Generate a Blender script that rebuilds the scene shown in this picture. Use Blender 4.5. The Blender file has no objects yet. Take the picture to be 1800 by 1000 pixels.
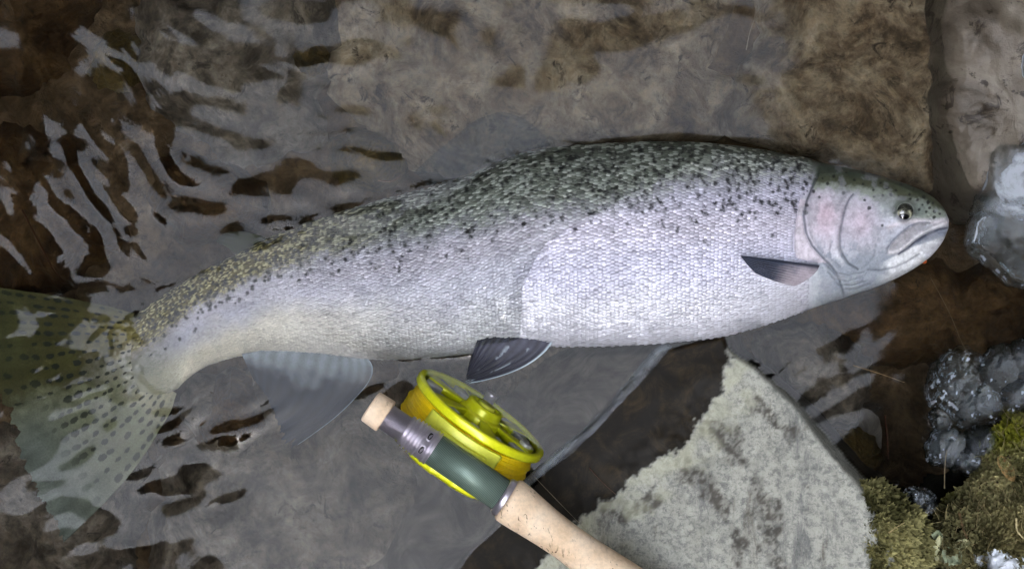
import bpy, math, random
import numpy as np
from mathutils import Vector, Matrix

random.seed(7)
rng = np.random.default_rng(11)
scene = bpy.context.scene
COL = scene.collection

# ------------------------------------------------------------------ camera
H = 0.75                 # camera height above the water, metres
S = 3000.0               # photo pixels per metre at the water level
cam_d = bpy.data.cameras.new('camera')
cam = bpy.data.objects.new('camera', cam_d)
COL.objects.link(cam)
cam.location = (0, 0, H)
cam.rotation_euler = (0, 0, 0)
cam_d.sensor_fit = 'HORIZONTAL'
cam_d.angle = 2 * math.atan(0.3 / H)
cam_d.clip_start = 0.01
cam_d.clip_end = 200
scene.camera = cam

# ------------------------------------------------------------------ sky, sun, exposure
SUN_EL, SUN_AZ = 38.0, 190.0        # elevation, compass direction the light comes from
world = bpy.data.worlds.new('World')
scene.world = world
world.use_nodes = True
wn = world.node_tree
wn.nodes.clear()
wo = wn.nodes.new('ShaderNodeOutputWorld')
wb = wn.nodes.new('ShaderNodeBackground')
wh = wn.nodes.new('ShaderNodeHueSaturation')
wsky = wn.nodes.new('ShaderNodeTexSky')
wsky.sky_type = 'NISHITA'
wsky.sun_disc = False
wsky.sun_elevation = math.radians(SUN_EL)
wsky.sun_rotation = math.radians(SUN_AZ)
wsky.air_density = 1.0
wsky.dust_density = 4.0
wsky.ozone_density = 1.0
wh.inputs['Saturation'].default_value = 0.34
wb.inputs['Strength'].default_value = 0.15
wn.links.new(wsky.outputs[0], wh.inputs['Color'])
wn.links.new(wh.outputs[0], wb.inputs[0])
wn.links.new(wb.outputs[0], wo.inputs[0])

sun_d = bpy.data.lights.new('sun', 'SUN')
sun_d.energy = 0.6
sun_d.angle = math.radians(18)
sun_d.color = (1.0, 0.97, 0.94)
sun = bpy.data.objects.new('sun', sun_d)
COL.objects.link(sun)
_a, _e = math.radians(SUN_AZ), math.radians(SUN_EL)
sdir = Vector((math.sin(_a) * math.cos(_e), math.cos(_a) * math.cos(_e), math.sin(_e)))
sun.rotation_euler = sdir.to_track_quat('Z', 'Y').to_euler()

scene.view_settings.view_transform = 'Standard'
scene.view_settings.look = 'None'
scene.view_settings.gamma = 1.0
scene.view_settings.exposure = 4.35
scene.render.engine = 'CYCLES'
scene.cycles.use_denoising = True
scene.cycles.max_bounces = 10
scene.cycles.transmission_bounces = 8
scene.cycles.caustics_refractive = True
scene.cycles.caustics_reflective = True
scene.cycles.sample_clamp_indirect = 6.0

# ------------------------------------------------------------------ helpers
def lin(r, g, b):
    c = np.array([r, g, b], float) / 255.0
    return np.where(c <= 0.04045, c / 12.92, ((c + 0.055) / 1.055) ** 2.4)

def L4(r, g, b):
    return tuple(lin(r, g, b)) + (1.0,)

def P(px, py, z=0.0):
    """photo pixel + real height -> world point (apparent depth under the water)"""
    px = np.asarray(px, float); py = np.asarray(py, float); z = np.asarray(z, float)
    k = np.where(z >= 0, (H - z) / H, (H - z / 1.33) / H)
    X = (px - 900.0) / S * k
    Y = (500.0 - py) / S * k
    return np.stack(np.broadcast_arrays(X, Y, z), -1)

def _hash(ix, iy, seed):
    h = (ix.astype(np.int64) * 374761393 + iy.astype(np.int64) * 668265263 + seed * 974634777) & 0x7fffffff
    h = ((h ^ (h >> 13)) * 1274126177) & 0x7fffffff
    h = (h ^ (h >> 16)) & 0xffff
    return h / 65535.0

def vnoise(x, y, seed=0):
    x = np.asarray(x, float); y = np.asarray(y, float)
    x0 = np.floor(x); y0 = np.floor(y)
    fx = x - x0; fy = y - y0
    fx = fx * fx * fx * (fx * (fx * 6 - 15) + 10); fy = fy * fy * fy * (fy * (fy * 6 - 15) + 10)
    a = _hash(x0, y0, seed); b = _hash(x0 + 1, y0, seed)
    c = _hash(x0, y0 + 1, seed); d = _hash(x0 + 1, y0 + 1, seed)
    return (a * (1 - fx) + b * fx) * (1 - fy) + (c * (1 - fx) + d * fx) * fy - 0.5

def fbm(x, y, seed=0, octaves=4, gain=0.5):
    s = 0; a = 1.0; f = 1.0
    for o in range(octaves):
        s = s + a * vnoise(x * f + 17.3 * o, y * f - 9.1 * o, seed + o)
        a *= gain; f *= 2.03
    return s

def sstep(a, b, x):
    t = np.clip((x - a) / (b - a), 0, 1)
    return t * t * (3 - 2 * t)

def blur(A, sig):
    n = int(3 * sig) + 1
    k = np.exp(-0.5 * (np.arange(-n, n + 1) / sig) ** 2); k /= k.sum()
    for ax in (0, 1):
        B = np.pad(A, [(n, n) if i == ax else (0, 0) for i in (0, 1)], mode='edge')
        A = np.apply_along_axis(lambda v: np.convolve(v, k, 'valid'), ax, B)
    return A

def pdist(px, py, poly):
    """distance to a polyline"""
    d = np.full(np.shape(px), 1e9)
    for (x0, y0), (x1, y1) in zip(poly[:-1], poly[1:]):
        dx, dy = x1 - x0, y1 - y0
        t = np.clip(((px - x0) * dx + (py - y0) * dy) / (dx * dx + dy * dy), 0, 1)
        d = np.minimum(d, np.hypot(px - x0 - t * dx, py - y0 - t * dy))
    return d

def inside(px, py, poly):
    r = np.zeros(np.shape(px), bool)
    n = len(poly)
    for i in range(n):
        x0, y0 = poly[i]; x1, y1 = poly[(i + 1) % n]
        c = ((y0 > py) != (y1 > py))
        with np.errstate(divide='ignore', invalid='ignore'):
            xi = (x1 - x0) * (py - y0) / (y1 - y0 if y1 != y0 else 1e-9) + x0
        r ^= c & (px < xi)
    return r

def sdist(px, py, poly):
    """signed distance to a closed polygon, positive inside"""
    d = pdist(px, py, list(poly) + [poly[0]])
    return np.where(inside(px, py, poly), d, -d)

def catmull(pts, n):
    pts = np.asarray(pts, float)
    p = np.vstack([2 * pts[0] - pts[1], pts, 2 * pts[-1] - pts[-2]])
    t = np.asarray(n, float)
    i = np.clip(np.floor(t).astype(int), 0, len(pts) - 2)
    f = (t - i)[..., None]
    p0, p1, p2, p3 = p[i], p[i + 1], p[i + 2], p[i + 3]
    return 0.5 * ((2 * p1) + (-p0 + p2) * f + (2 * p0 - 5 * p1 + 4 * p2 - p3) * f ** 2 + (-p0 + 3 * p1 - 3 * p2 + p3) * f ** 3)

def build(name, verts, faces, mat, parent=None, colors=None, smooth=True, extra=None):
    """one mesh object from arrays; faces: (n,3) or (n,4) array, or a list of such arrays"""
    verts = np.asarray(verts, float).reshape(-1, 3)
    fl = faces if isinstance(faces, list) else [faces]
    fl = [np.asarray(f, np.int32) for f in fl if len(f)]
    me = bpy.data.meshes.new(name)
    me.vertices.add(len(verts))
    me.vertices.foreach_set('co', verts.astype(np.float32).ravel())
    loops = np.concatenate([f.ravel() for f in fl])
    sizes = np.concatenate([np.full(len(f), f.shape[1], np.int32) for f in fl])
    starts = np.concatenate([[0], np.cumsum(sizes)[:-1]]).astype(np.int32)
    me.loops.add(len(loops)); me.loops.foreach_set('vertex_index', loops)
    me.polygons.add(len(sizes)); me.polygons.foreach_set('loop_start', starts)
    me.polygons.foreach_set('loop_total', sizes)
    if smooth:
        me.polygons.foreach_set('use_smooth', np.ones(len(sizes), bool))
    if colors is not None:
        c = np.ones((len(verts), 4), np.float32); c[:, :3] = np.clip(np.asarray(colors).reshape(-1, 3), 0, 1)
        at = me.color_attributes.new('Col', 'FLOAT_COLOR', 'POINT')
        at.data.foreach_set('color', c.ravel())
    for k, v in (extra or {}).items():
        at = me.attributes.new(k, 'FLOAT', 'POINT')
        at.data.foreach_set('value', np.asarray(v, np.float32).ravel())
    me.update(calc_edges=True); me.validate()
    if mat: me.materials.append(mat)
    o = bpy.data.objects.new(name, me)
    COL.objects.link(o)
    if parent: o.parent = parent
    return o

def grid_faces(n, m, wrap=False):
    """quads of an n x m grid (index i*m+j); wrap joins the last column to the first"""
    i, j = np.meshgrid(np.arange(n - 1), np.arange(m if wrap else m - 1), indexing='ij')
    j2 = (j + 1) % m
    return np.stack([i * m + j, (i + 1) * m + j, (i + 1) * m + j2, i * m + j2], -1).reshape(-1, 4)

def empty(name, loc=(0, 0, 0)):
    o = bpy.data.objects.new(name, None)
    o.empty_display_size = 0.01
    COL.objects.link(o); o.location = loc
    return o

def tag(o, label=None, cat=None, group=None, kind=None):
    if label: o['label'] = label
    if cat: o['category'] = cat
    if group: o['group'] = group
    if kind: o['kind'] = kind
    return o

def adopt(parent, *kids):
    bpy.context.view_layer.update()
    for k in kids:
        k.parent = parent
        k.matrix_parent_inverse = Matrix.Translation(parent.location).inverted()

# ------------------------------------------------------------------ materials
def newmat(name):
    m = bpy.data.materials.new(name); m.use_nodes = True
    nt = m.node_tree
    return m, nt, nt.nodes['Principled BSDF'], nt.nodes['Material Output']

def N(nt, typ, **kw):
    n = nt.nodes.new(typ)
    for k, v in kw.items():
        if k in n.inputs: n.inputs[k].default_value = v
        else: setattr(n, k, v)
    return n

def ramp(nt, src, stops):
    r = nt.nodes.new('ShaderNodeValToRGB')
    e = r.color_ramp.elements
    while len(e) < len(stops): e.new(0.5)
    for k, (p, c) in enumerate(stops):
        e[k].position = p; e[k].color = c if len(c) == 4 else tuple(c) + (1,)
    nt.links.new(src, r.inputs[0])
    return r.outputs[0]

def mixc(nt, fac, a, b, mode='MIX'):
    n = nt.nodes.new('ShaderNodeMix'); n.data_type = 'RGBA'; n.blend_type = mode
    for sock, v in ((n.inputs[0], fac), (n.inputs[6], a), (n.inputs[7], b)):
        if hasattr(v, 'is_linked'): nt.links.new(v, sock)
        else: sock.default_value = v
    return n.outputs[2]

def noise(nt, scale, detail=6, rough=0.55, vec=None, dist=0.0):
    n = N(nt, 'ShaderNodeTexNoise', Scale=scale, Detail=detail, Roughness=rough, Distortion=dist)
    if vec is not None: nt.links.new(vec, n.inputs['Vector'])
    return n.outputs['Fac']

def bump(nt, bs, h, strength=0.5, dist=0.002):
    b = N(nt, 'ShaderNodeBump', Strength=strength, Distance=dist)
    nt.links.new(h, b.inputs['Height']); nt.links.new(b.outputs[0], bs.inputs['Normal'])
    return b

def wcoord(nt, sx=1, sy=1, sz=1, rot=0.0):
    g = nt.nodes.new('ShaderNodeNewGeometry')
    mp = N(nt, 'ShaderNodeMapping'); mp.inputs['Scale'].default_value = (sx, sy, sz)
    mp.inputs['Rotation'].default_value = (0, 0, rot)
    nt.links.new(g.outputs['Position'], mp.inputs['Vector'])
    return mp.outputs[0]

def mat_vcol(name, rough=0.4, metal=0.0, spec=0.5, coat=0.0, bscale=None, bstr=0.3, bdist=0.0005, trans=0.0, var=0.0):
    m, nt, bs, out = newmat(name)
    a = N(nt, 'ShaderNodeVertexColor', layer_name='Col')
    c = a.outputs[0]
    if var:
        f = noise(nt, 900, 4, 0.6, wcoord(nt))
        c = mixc(nt, 1.0, c, ramp(nt, f, [(0.25, (1 - var,) * 3), (0.75, (1 + var,) * 3)]), 'MULTIPLY')
    nt.links.new(c, bs.inputs['Base Color'])
    bs.inputs['Roughness'].default_value = rough
    bs.inputs['Metallic'].default_value = metal
    bs.inputs['Specular IOR Level'].default_value = spec
    bs.inputs['Coat Weight'].default_value = coat
    bs.inputs['Coat Roughness'].default_value = 0.12
    if bscale: bump(nt, bs, noise(nt, bscale, 5, 0.6, wcoord(nt)), bstr, bdist)
    if trans:
        t = N(nt, 'ShaderNodeBsdfTransparent'); mx = N(nt, 'ShaderNodeMixShader')
        mx.inputs[0].default_value = trans
        nt.links.new(bs.outputs[0], mx.inputs[1]); nt.links.new(t.outputs[0], mx.inputs[2])
        nt.links.new(mx.outputs[0], out.inputs[0])
    return m

def mat_rock(name, stops, scale=18, speck=None, rough=0.7, bstr=0.6, bdist=0.004, rot=0.4, stretch=1.0):
    m, nt, bs, out = newmat(name)
    v = wcoord(nt, 1, stretch, 1, rot)
    f1 = noise(nt, scale, 9, 0.68, v, 0.6)
    c = ramp(nt, f1, stops)
    f2 = noise(nt, scale * 5, 8, 0.7, v, 0.3)
    c = mixc(nt, 1.0, c, ramp(nt, f2, [(0.3, (0.45,) * 3), (0.52, (0.95,) * 3), (0.75, (1.35, 1.3, 1.2))]), 'MULTIPLY')
    if speck:
        f3 = noise(nt, scale * 2.2, 6, 0.75, v, 1.2)
        c = mixc(nt, ramp(nt, f3, [(0.56, (0,) * 3), (0.66, (1,) * 3)]), c, speck)
    nt.links.new(c, bs.inputs['Base Color'])
    bs.inputs['Roughness'].default_value = rough
    fb = N(nt, 'ShaderNodeMath', operation='ADD'); nt.links.new(f1, fb.inputs[0]); nt.links.new(f2, fb.inputs[1])
    bump(nt, bs, fb.outputs[0], bstr, bdist)
    bs.inputs['Specular IOR Level'].default_value = 0.15
    return m

def mat_plain(name, col, rough=0.4, metal=0.0, coat=0.0, nscale=None, nvar=0.15, bstr=0.0, aniso=0.0):
    m, nt, bs, out = newmat(name)
    if nscale:
        f = noise(nt, nscale, 5, 0.6, wcoord(nt))
        c = mixc(nt, 1.0, tuple(col), ramp(nt, f, [(0.3, (1 - nvar,) * 3), (0.7, (1 + nvar,) * 3)]), 'MULTIPLY')
        nt.links.new(c, bs.inputs['Base Color'])
        if bstr: bump(nt, bs, f, bstr, 0.0004)
    else:
        bs.inputs['Base Color'].default_value = col
    bs.inputs['Roughness'].default_value = rough
    bs.inputs['Metallic'].default_value = metal
    bs.inputs['Coat Weight'].default_value = coat
    return m

M_bed = mat_rock('bed_rock', [(0.3, lin(32, 23, 14)), (0.45, lin(58, 44, 28)), (0.58, lin(82, 66, 47)), (0.75, lin(106, 92, 74))], 34, tuple(lin(40, 30, 18)) + (1,), 0.75, 0.7, 0.006)
M_stone_brown = mat_rock('brown_stone', [(0.3, lin(30, 20, 10)), (0.5, lin(60, 42, 22)), (0.7, lin(84, 64, 38))], 44, tuple(lin(34, 24, 14)) + (1,), 0.6, 0.6, 0.004)
M_stone_olive = mat_rock('olive_stone', [(0.3, lin(40, 32, 14)), (0.5, lin(84, 68, 34)), (0.7, lin(112, 96, 58))], 50, None, 0.6, 0.6, 0.004)
M_slab_tan = mat_rock('tan_slab', [(0.32, lin(46, 34, 23)), (0.42, lin(92, 77, 60)), (0.53, lin(132, 117, 97)), (0.68, lin(162, 150, 132))], 30, tuple(lin(52, 44, 34)) + (1,), 0.7, 0.8, 0.006)
M_slab_grey = mat_rock('grey_slab', [(0.33, lin(30, 23, 16)), (0.42, lin(62, 54, 45)), (0.53, lin(94, 85, 75)), (0.68, lin(132, 123, 111))], 30, tuple(lin(48, 42, 36)) + (1,), 0.7, 0.7, 0.005)
M_blocker = mat_rock('blocker_rock', [(0.3, lin(22, 24, 14)), (0.55, lin(44, 44, 30)), (0.75, lin(66, 60, 44))], 1.2, None, 0.9, 0.6, 0.15)

# ------------------------------------------------------------------ the setting: added out-of-view gorge walls, bed
nr, na = 46, 260
th = np.linspace(0, 2 * np.pi, na, endpoint=False)
el = np.where(np.cos(th) < 0, 64.5, 69) * np.abs(np.cos(th)) ** 0.7 + np.where(np.sin(th) > 0, 60, 43) * np.abs(np.sin(th)) ** 2.0  # unseen walls, crest heights shaped to block low sky and sun
el = el + 5.5 * np.exp(-((np.angle(np.exp(1j * (th + 0.45)))) / 0.55) ** 2)
el = np.clip(el, 43, 75)
rr = np.linspace(0, 1, nr)
RR, TH = np.meshgrid(rr, th, indexing='ij')
crest = np.tan(np.radians(el))[None, :] * 2.6 * (1 + 0.35 * fbm(np.cos(TH) * 2.5 + 5, np.sin(TH) * 2.5, 3, 5, 0.65))
rad = 1.35 + RR * 1.3 + np.maximum(RR - 0.75, 0) * 14
zz = -0.12 + crest * sstep(0, 0.85, RR) * (0.85 + 0.15 * RR)
rad = rad + 0.35 * fbm(TH * 3.0 * 2, RR * 8, 9, 4) * RR + 0.12 * fbm(np.cos(TH) * 9, RR * 22 + np.sin(TH) * 9, 21, 4) * np.minimum(RR * 6, 1)
build('sky_blocker_wall', np.stack([rad * np.cos(TH), rad * np.sin(TH), zz], -1), grid_faces(nr, na, True), M_blocker)
tag(bpy.data.objects['sky_blocker_wall'], kind='structure')

def dense_axis(lo, hi, step, far, ncoarse):
    mid = np.arange(lo, hi + step / 2, step)
    a = lo - (np.linspace(0, 1, ncoarse + 1)[1:] ** 2.0) * (far + lo)
    b = hi + (np.linspace(0, 1, ncoarse + 1)[1:] ** 2.0) * (far - hi)
    return np.concatenate([a[::-1], mid, b])

bx = dense_axis(-0.34, 0.34, 0.003, 2.2, 40); by = dense_axis(-0.21, 0.21, 0.003, 2.2, 40)
BX, BY = np.meshgrid(bx, by, indexing='ij')
bpx = BX * S + 900; bpy_ = 500 - BY * S
BZ = -0.056 - 0.07 * np.exp(-((bpx - 1575) / 80) ** 2 - ((bpy_ - 800) / 95) ** 2) + 0.014 * fbm(BX * 9, BY * 9, 5, 5) + 0.004 * fbm(BX * 60, BY * 60, 6, 4)
build('river_bed', np.stack([BX, BY, BZ], -1), grid_faces(len(bx), len(by)), M_bed)
tag(bpy.data.objects['river_bed'], kind='structure')

# ------------------------------------------------------------------ stones on the bed
def flat_stone(name, poly, ztop, zbot, mat, label, group, seed=0, p=3.0, tilt=(0, 0), rough=1.0, nu=26, nt_=110):
    poly = np.asarray(poly, float)
    c = poly.mean(0)
    d = poly - c
    ang = np.arctan2(d[:, 1], d[:, 0]); r = np.hypot(d[:, 0], d[:, 1])
    o = np.argsort(ang); ang = ang[o]; r = r[o]
    t = np.linspace(-np.pi, np.pi, nt_, endpoint=False)
    R = np.interp(t, np.concatenate([[ang[-1] - 2 * np.pi], ang, [ang[0] + 2 * np.pi]]), np.concatenate([[r[-1]], r, [r[0]]]))
    k = np.exp(-0.5 * (np.arange(-6, 7) / 1.6) ** 2); k /= k.sum()
    R = np.convolve(np.concatenate([R[-6:], R, R[:6]]), k, 'valid')
    R = R * (1 + 0.16 * rough * fbm(np.cos(t) * 4 + seed, np.sin(t) * 4, seed + 40, 5, 0.6))
    us = np.concatenate([np.linspace(0.01, 1, nu) ** 0.7, [0.985, 0.9, 0.6, 0.02]])
    prof = np.concatenate([1 - us[:nu] ** p, [-0.25, -0.6, -0.8, -0.85]])
    U, T = np.meshgrid(us, t, indexing='ij')
    PX = c[0] + U * R[None] * np.cos(T); PY = c[1] + U * R[None] * np.sin(T)
    hgt = (ztop - zbot)
    Z = zbot + hgt * prof[:, None] * np.ones_like(T)
    Z = Z + np.where(prof[:, None] > 0, 1, 0.3) * rough * (hgt * 0.28 * fbm(PX / 90, PY / 90, seed, 4) + 0.0030 * fbm(PX / 18, PY / 18, seed + 5, 4, 0.6))
    Z = Z + (PX - c[0]) / S * tilt[0] + (PY - c[1]) / S * tilt[1]
    V = P(PX, PY, -0.02)
    V[..., 2] = Z
    faces = grid_faces(len(us), nt_, True)
    cap = np.arange(nt_)[None, ::-1]; capb = ((len(us) - 1) * nt_ + np.arange(nt_))[None]
    base = P(c[0], c[1], -0.02)
    ob = build(name, V, [faces[:, ::-1], cap, capb], mat)
    tag(ob, label, 'stone', group)
    return ob

G1 = 'stones lying under the water'
stones = [
 ([(560, -90), (1330, -90), (1335, 60), (1290, 190), (1240, 262), (1080, 262), (960, 262), (840, 300), (720, 312), (640, 262), (556, 170)], -0.020, -0.062, M_slab_tan, 'wide tan slab under water above the fish\'s back', 2.8),
 ([(225, -90), (545, -90), (545, 160), (556, 232), (430, 272), (330, 245), (245, 160)], -0.024, -0.062, M_slab_grey, 'grey slab under water left of the tan slab at the top', 2.4),
 ([(1352, -90), (1690, -90), (1690, 60), (1675, 200), (1690, 350), (1560, 320), (1430, 290), (1296, 250), (1347, 60)], -0.018, -0.06, M_slab_tan, 'mottled brown slab under water above the fish\'s head', 4.5),
 ([(310, 665), (620, 690), (760, 830), (830, 960), (800, 1100), (200, 1100), (232, 930), (285, 780)], -0.030, -0.066, M_slab_grey, 'broad grey slab under water below the tail and left of the rod', 2.6),
 ([(640, 640), (1170, 600), (1070, 760), (940, 850), (850, 920), (760, 810), (640, 722)], -0.043, -0.07, M_slab_grey, 'dark grey slab under water between the belly and the reel', 4.0),
 ([(-120, 760), (120, 740), (225, 800), (215, 930), (180, 1100), (-120, 1100)], -0.032, -0.066, M_slab_grey, 'grey stone under water in the bottom left corner', 3.0),
 ([(-90, 210), (60, 195), (150, 300), (195, 420), (120, 500), (-90, 540)], -0.016, -0.066, M_stone_brown, 'large rusty brown stone under water at the left edge', 2.4),
 ([(-90, -90), (135, -90), (112, 60), (62, 155), (-90, 175)], -0.02, -0.066, M_stone_brown, 'dark brown stone under water in the top left corner', 2.4),
 ([(128, 60), (190, 25), (225, 90), (205, 150), (148, 150)], -0.02, -0.066, M_stone_olive, 'small olive stone under water near the top left corner', 2.0),
 ([(508, 88), (530, 62), (560, 72), (566, 105), (540, 122), (514, 112)], -0.013, -0.04, M_stone_olive, 'small round olive stone lying on the slabs at the top', 2.0),
 ([(560, 245), (650, 222), (712, 255), (708, 305), (640, 330), (572, 312)], -0.018, -0.066, M_stone_olive, 'amber brown stone under water above the middle of the fish', 2.2),
 ([(230, 270), (340, 262), (430, 300), (470, 380), (380, 425), (270, 410), (220, 340)], -0.022, -0.066, M_stone_brown, 'brown stone under ripples right of the large rusty stone', 2.2),
 ([(1430, 560), (1560, 470), (1720, 470), (1900, 500), (1900, 650), (1660, 650), (1540, 620)], -0.03, -0.066, M_stone_brown, 'brown mottled stone under water below the fish\'s chin', 3.2),
 ([(1316, 605), (1440, 562), (1540, 600), (1562, 690), (1530, 762), (1440, 742), (1372, 690)], -0.028, -0.066, M_slab_grey, 'grey stone under water beside the lichened boulder', 3.2),
 ([(1470, 780), (1560, 770), (1590, 830), (1540, 870), (1480, 850)], -0.05, -0.08, M_stone_olive, 'dim olive stone deep in the dark gap by the boulder', 2.2),
 ([(330, 700), (470, 690), (500, 750), (420, 800), (320, 790)], -0.024, -0.06, M_stone_brown, 'dark brown stone under water left of the anal fin', 2.2),
]
for k, (poly, zt, zb, mt, lab, pp) in enumerate(stones):
    flat_stone('submerged_stone', poly, zt, zb, mt, lab, G1, seed=100 + 7 * k, p=pp)

# the pale rock that breaks the surface at the upper right
m, nt, bs, out = newmat('wet_tan_rock')
v = wcoord(nt)
f1 = noise(nt, 20, 9, 0.7, v, 0.4)
c = ramp(nt, f1, [(0.3, lin(50, 42, 33)), (0.48, lin(84, 76, 66)), (0.62, lin(104, 97, 87)), (0.78, lin(84, 85, 80))])
f2 = noise(nt, 70, 6, 0.7, v, 1.0)
c = mixc(nt, ramp(nt, f2, [(0.56, (0,) * 3), (0.62, (1,) * 3)]), c, L4(36, 27, 17))
nt.links.new(c, bs.inputs['Base Color']); bs.inputs['Roughness'].default_value = 0.5
bump(nt, bs, noise(nt, 60, 8, 0.7, v), 0.6, 0.003)
M_wettan = m
flat_stone('stone', [(1650, -90), (1980, -90), (1980, 330), (1790, 350), (1700, 400), (1660, 335), (1640, 270), (1632, 120)], 0.011, -0.06, M_wettan,
           'tan rock with dark specks breaking the surface at the upper right', None, seed=5, p=8.0, rough=0.4, nu=40, nt_=160)

# ------------------------------------------------------------------ the lichened boulder
M_boulder, nt, bs, out = newmat('lichened_granite')
v = wcoord(nt)
vr = wcoord(nt, 1, 0.3, 1, math.radians(-28))
fa = noise(nt, 24, 12, 0.8, vr, 0.4)
fb_ = noise(nt, 260, 10, 0.8, v, 0.3)
fs = noise(nt, 650, 5, 0.75, v)
base = ramp(nt, fa, [(0.36, lin(104, 105, 103)), (0.42, lin(138, 138, 133)), (0.47, lin(172, 171, 161)), (0.66, lin(190, 189, 177))])
base = mixc(nt, ramp(nt, fb_, [(0.42, (0.8,) * 3), (0.52, (0,) * 3)]), base, L4(120, 121, 118))
base = mixc(nt, 1.0, base, ramp(nt, fs, [(0.34, (0.72,) * 3), (0.47, (1,) * 3), (0.66, (1.08,) * 3)]), 'MULTIPLY')
vs_ = wcoord(nt, 1, 0.16, 1, math.radians(-28))
fst = noise(nt, 34, 6, 0.7, vs_, 0.8)
base = mixc(nt, ramp(nt, fst, [(0.58, (0,) * 3), (0.66, (0.75,) * 3)]), base, L4(92, 84, 72))
at = N(nt, 'ShaderNodeAttribute', attribute_name='wet')
wetf = at.outputs['Fac']
wetc = ramp(nt, noise(nt, 55, 10, 0.78, v, 0.6), [(0.32, lin(9, 7, 4)), (0.5, lin(24, 19, 11)), (0.62, lin(46, 37, 22)), (0.75, lin(66, 56, 38))])
bat = N(nt, 'ShaderNodeAttribute', attribute_name='band')
base = mixc(nt, bat.outputs['Fac'], base, L4(84, 80, 74))
lat = N(nt, 'ShaderNodeAttribute', attribute_name='lichen')
base = mixc(nt, lat.outputs['Fac'], base, L4(186, 186, 160))
base = mixc(nt, 1.0, base, (0.86, 0.87, 0.88, 1), 'MULTIPLY')
col = mixc(nt, wetf, base, wetc)
sat_ = N(nt, 'ShaderNodeAttribute', attribute_name='silt')
siltc = ramp(nt, noise(nt, 36, 9, 0.7, v, 0.8), [(0.33, lin(22, 18, 14)), (0.44, lin(48, 42, 37)), (0.55, lin(74, 68, 62)), (0.70, lin(104, 97, 89))])
col = mixc(nt, sat_.outputs['Fac'], col, siltc)
nt.links.new(col, bs.inputs['Base Color'])
rg = N(nt, 'ShaderNodeMapRange'); rg.inputs['To Min'].default_value = 0.85; rg.inputs['To Max'].default_value = 0.55
nt.links.new(wetf, rg.inputs['Value']); nt.links.new(rg.outputs[0], bs.inputs['Roughness'])
hs = N(nt, 'ShaderNodeMath', operation='ADD'); hs.operation = 'MULTIPLY_ADD'; hs.inputs[1].default_value = 0.25; nt.links.new(fb_, hs.inputs[0]); nt.links.new(fa, hs.inputs[2])
bs.inputs['Specular IOR Level'].default_value = 0.18
bump(nt, bs, hs.outputs[0], 0.3, 0.0012)

def line_side(px, py, a, b):
    """distance to the right-hand side of the directed line a->b, in pixels"""
    dx, dy = b[0] - a[0], b[1] - a[1]
    return (-(px - a[0]) * dy + (py - a[1]) * dx) / math.hypot(dx, dy)

def smin(a, b, k):
    h = np.clip(0.5 + 0.5 * (b - a) / k, 0, 1)
    return b * (1 - h) + a * h - k * h * (1 - h)

gx = np.arange(420, 1720, 4.0); gy = np.arange(540, 1500, 4.0)
GX, GY = np.meshgrid(gx, gy, indexing='ij')
warp = 5 * fbm(GX / 90, GY / 90, 31, 3)
d1 = -line_side(GX, GY, (1178, 600), (800, 1000)) + warp * 0.5            # px beyond the waterline, towards the dry top
d2 = line_side(GX, GY, (1285, 618), (1535, 856)) + warp * 0.8 + 5 * fbm(GX / 20, GY / 20, 77, 3)
edge_r = np.interp(GY, [560, 618, 655, 705, 760, 820, 850, 950, 1100, 1500], [1260, 1284, 1340, 1400, 1444, 1498, 1530, 1590, 1640, 1690])
d2 = (edge_r - GX) * 0.75 + 4 * fbm(GX / 22, GY / 22, 77, 3)
Zb = np.where(d1 < 130, d1 * 0.00009, 130 * 0.00009 + (d1 - 130) * 0.00012)
Zb = np.where(d1 < 0, d1 * 0.00032, Zb)
Zb = smin(Zb, 0.004 + d2 * 0.0024, 0.006)
Zb = smin(Zb, (GY - 606) * 0.0011 + (GX - 1200) * 0.0003, 0.004)
Zb = smin(Zb, (1490 - GY) * 0.0008, 0.01)
Zb = smin(Zb, 0.05 + 0 * Zb, 0.02)
Zb = np.maximum(Zb, -0.10)
Zb = Zb + 0.0035 * fbm(GX / 60, GY / 60, 12, 4) * sstep(20, 160, d1) + 0.0005 * fbm(GX / 11, GY / 11, 13, 4) * (0.25 + 0.75 * sstep(60, 160, d1))
Zb = Zb + sstep(40, 160, d1) * 0.0016 * (np.abs(fbm((GX * 0.87 - GY * 0.49) / 26, (GX * 0.49 + GY * 0.87) / 190, 14, 4)) * -2)
dry_edge = [(1276, 560), (1286, 625), (1268, 690), (1225, 745), (1205, 775), (1135, 828), (1060, 880), (1010, 930), (950, 985), (850, 1090), (700, 1240)]
dd = pdist(GX, GY, dry_edge)
xs_e = np.interp(GY, [p[1] for p in dry_edge], [p[0] for p in dry_edge])
dd = np.where(GX > xs_e, dd, -dd) + 18 * fbm(GX / 40, GY / 40, 51, 6, 0.7)
wet = 1 - sstep(-2.5, 2.5, dd)
wet = np.maximum(wet, sstep(-0.004, -0.012, Zb))
lich = sstep(2, 6, dd) * (1 - sstep(18, 60, dd + 50 * fbm(GX / 30, GY / 30, 71, 4))) * 0.45
bn = 34 * fbm(GX / 40, GY / 40, 91, 5, 0.65)
band = 0
for pl, wd in (([(1255, 745), (1300, 800), (1335, 860), (1352, 930), (1372, 1010), (1400, 1120)], 17), ([(1190, 790), (1240, 850), (1285, 930), (1315, 1010), (1340, 1120)], 15), ([(1060, 885), (1100, 905), (1150, 880)], 10), ([(1325, 700), (1380, 760), (1420, 850)], 5)):
    band = np.maximum(band, 1 - sstep(0.3 * wd, 1.2 * wd, pdist(GX, GY, pl) + bn))
band = band * (0.35 + 0.6 * sstep(-0.25, 0.2, fbm(GX / 9, GY / 9, 95, 4, 0.7)))
k = (H - np.clip(Zb, -0.03, 0.06)) / H
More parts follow.
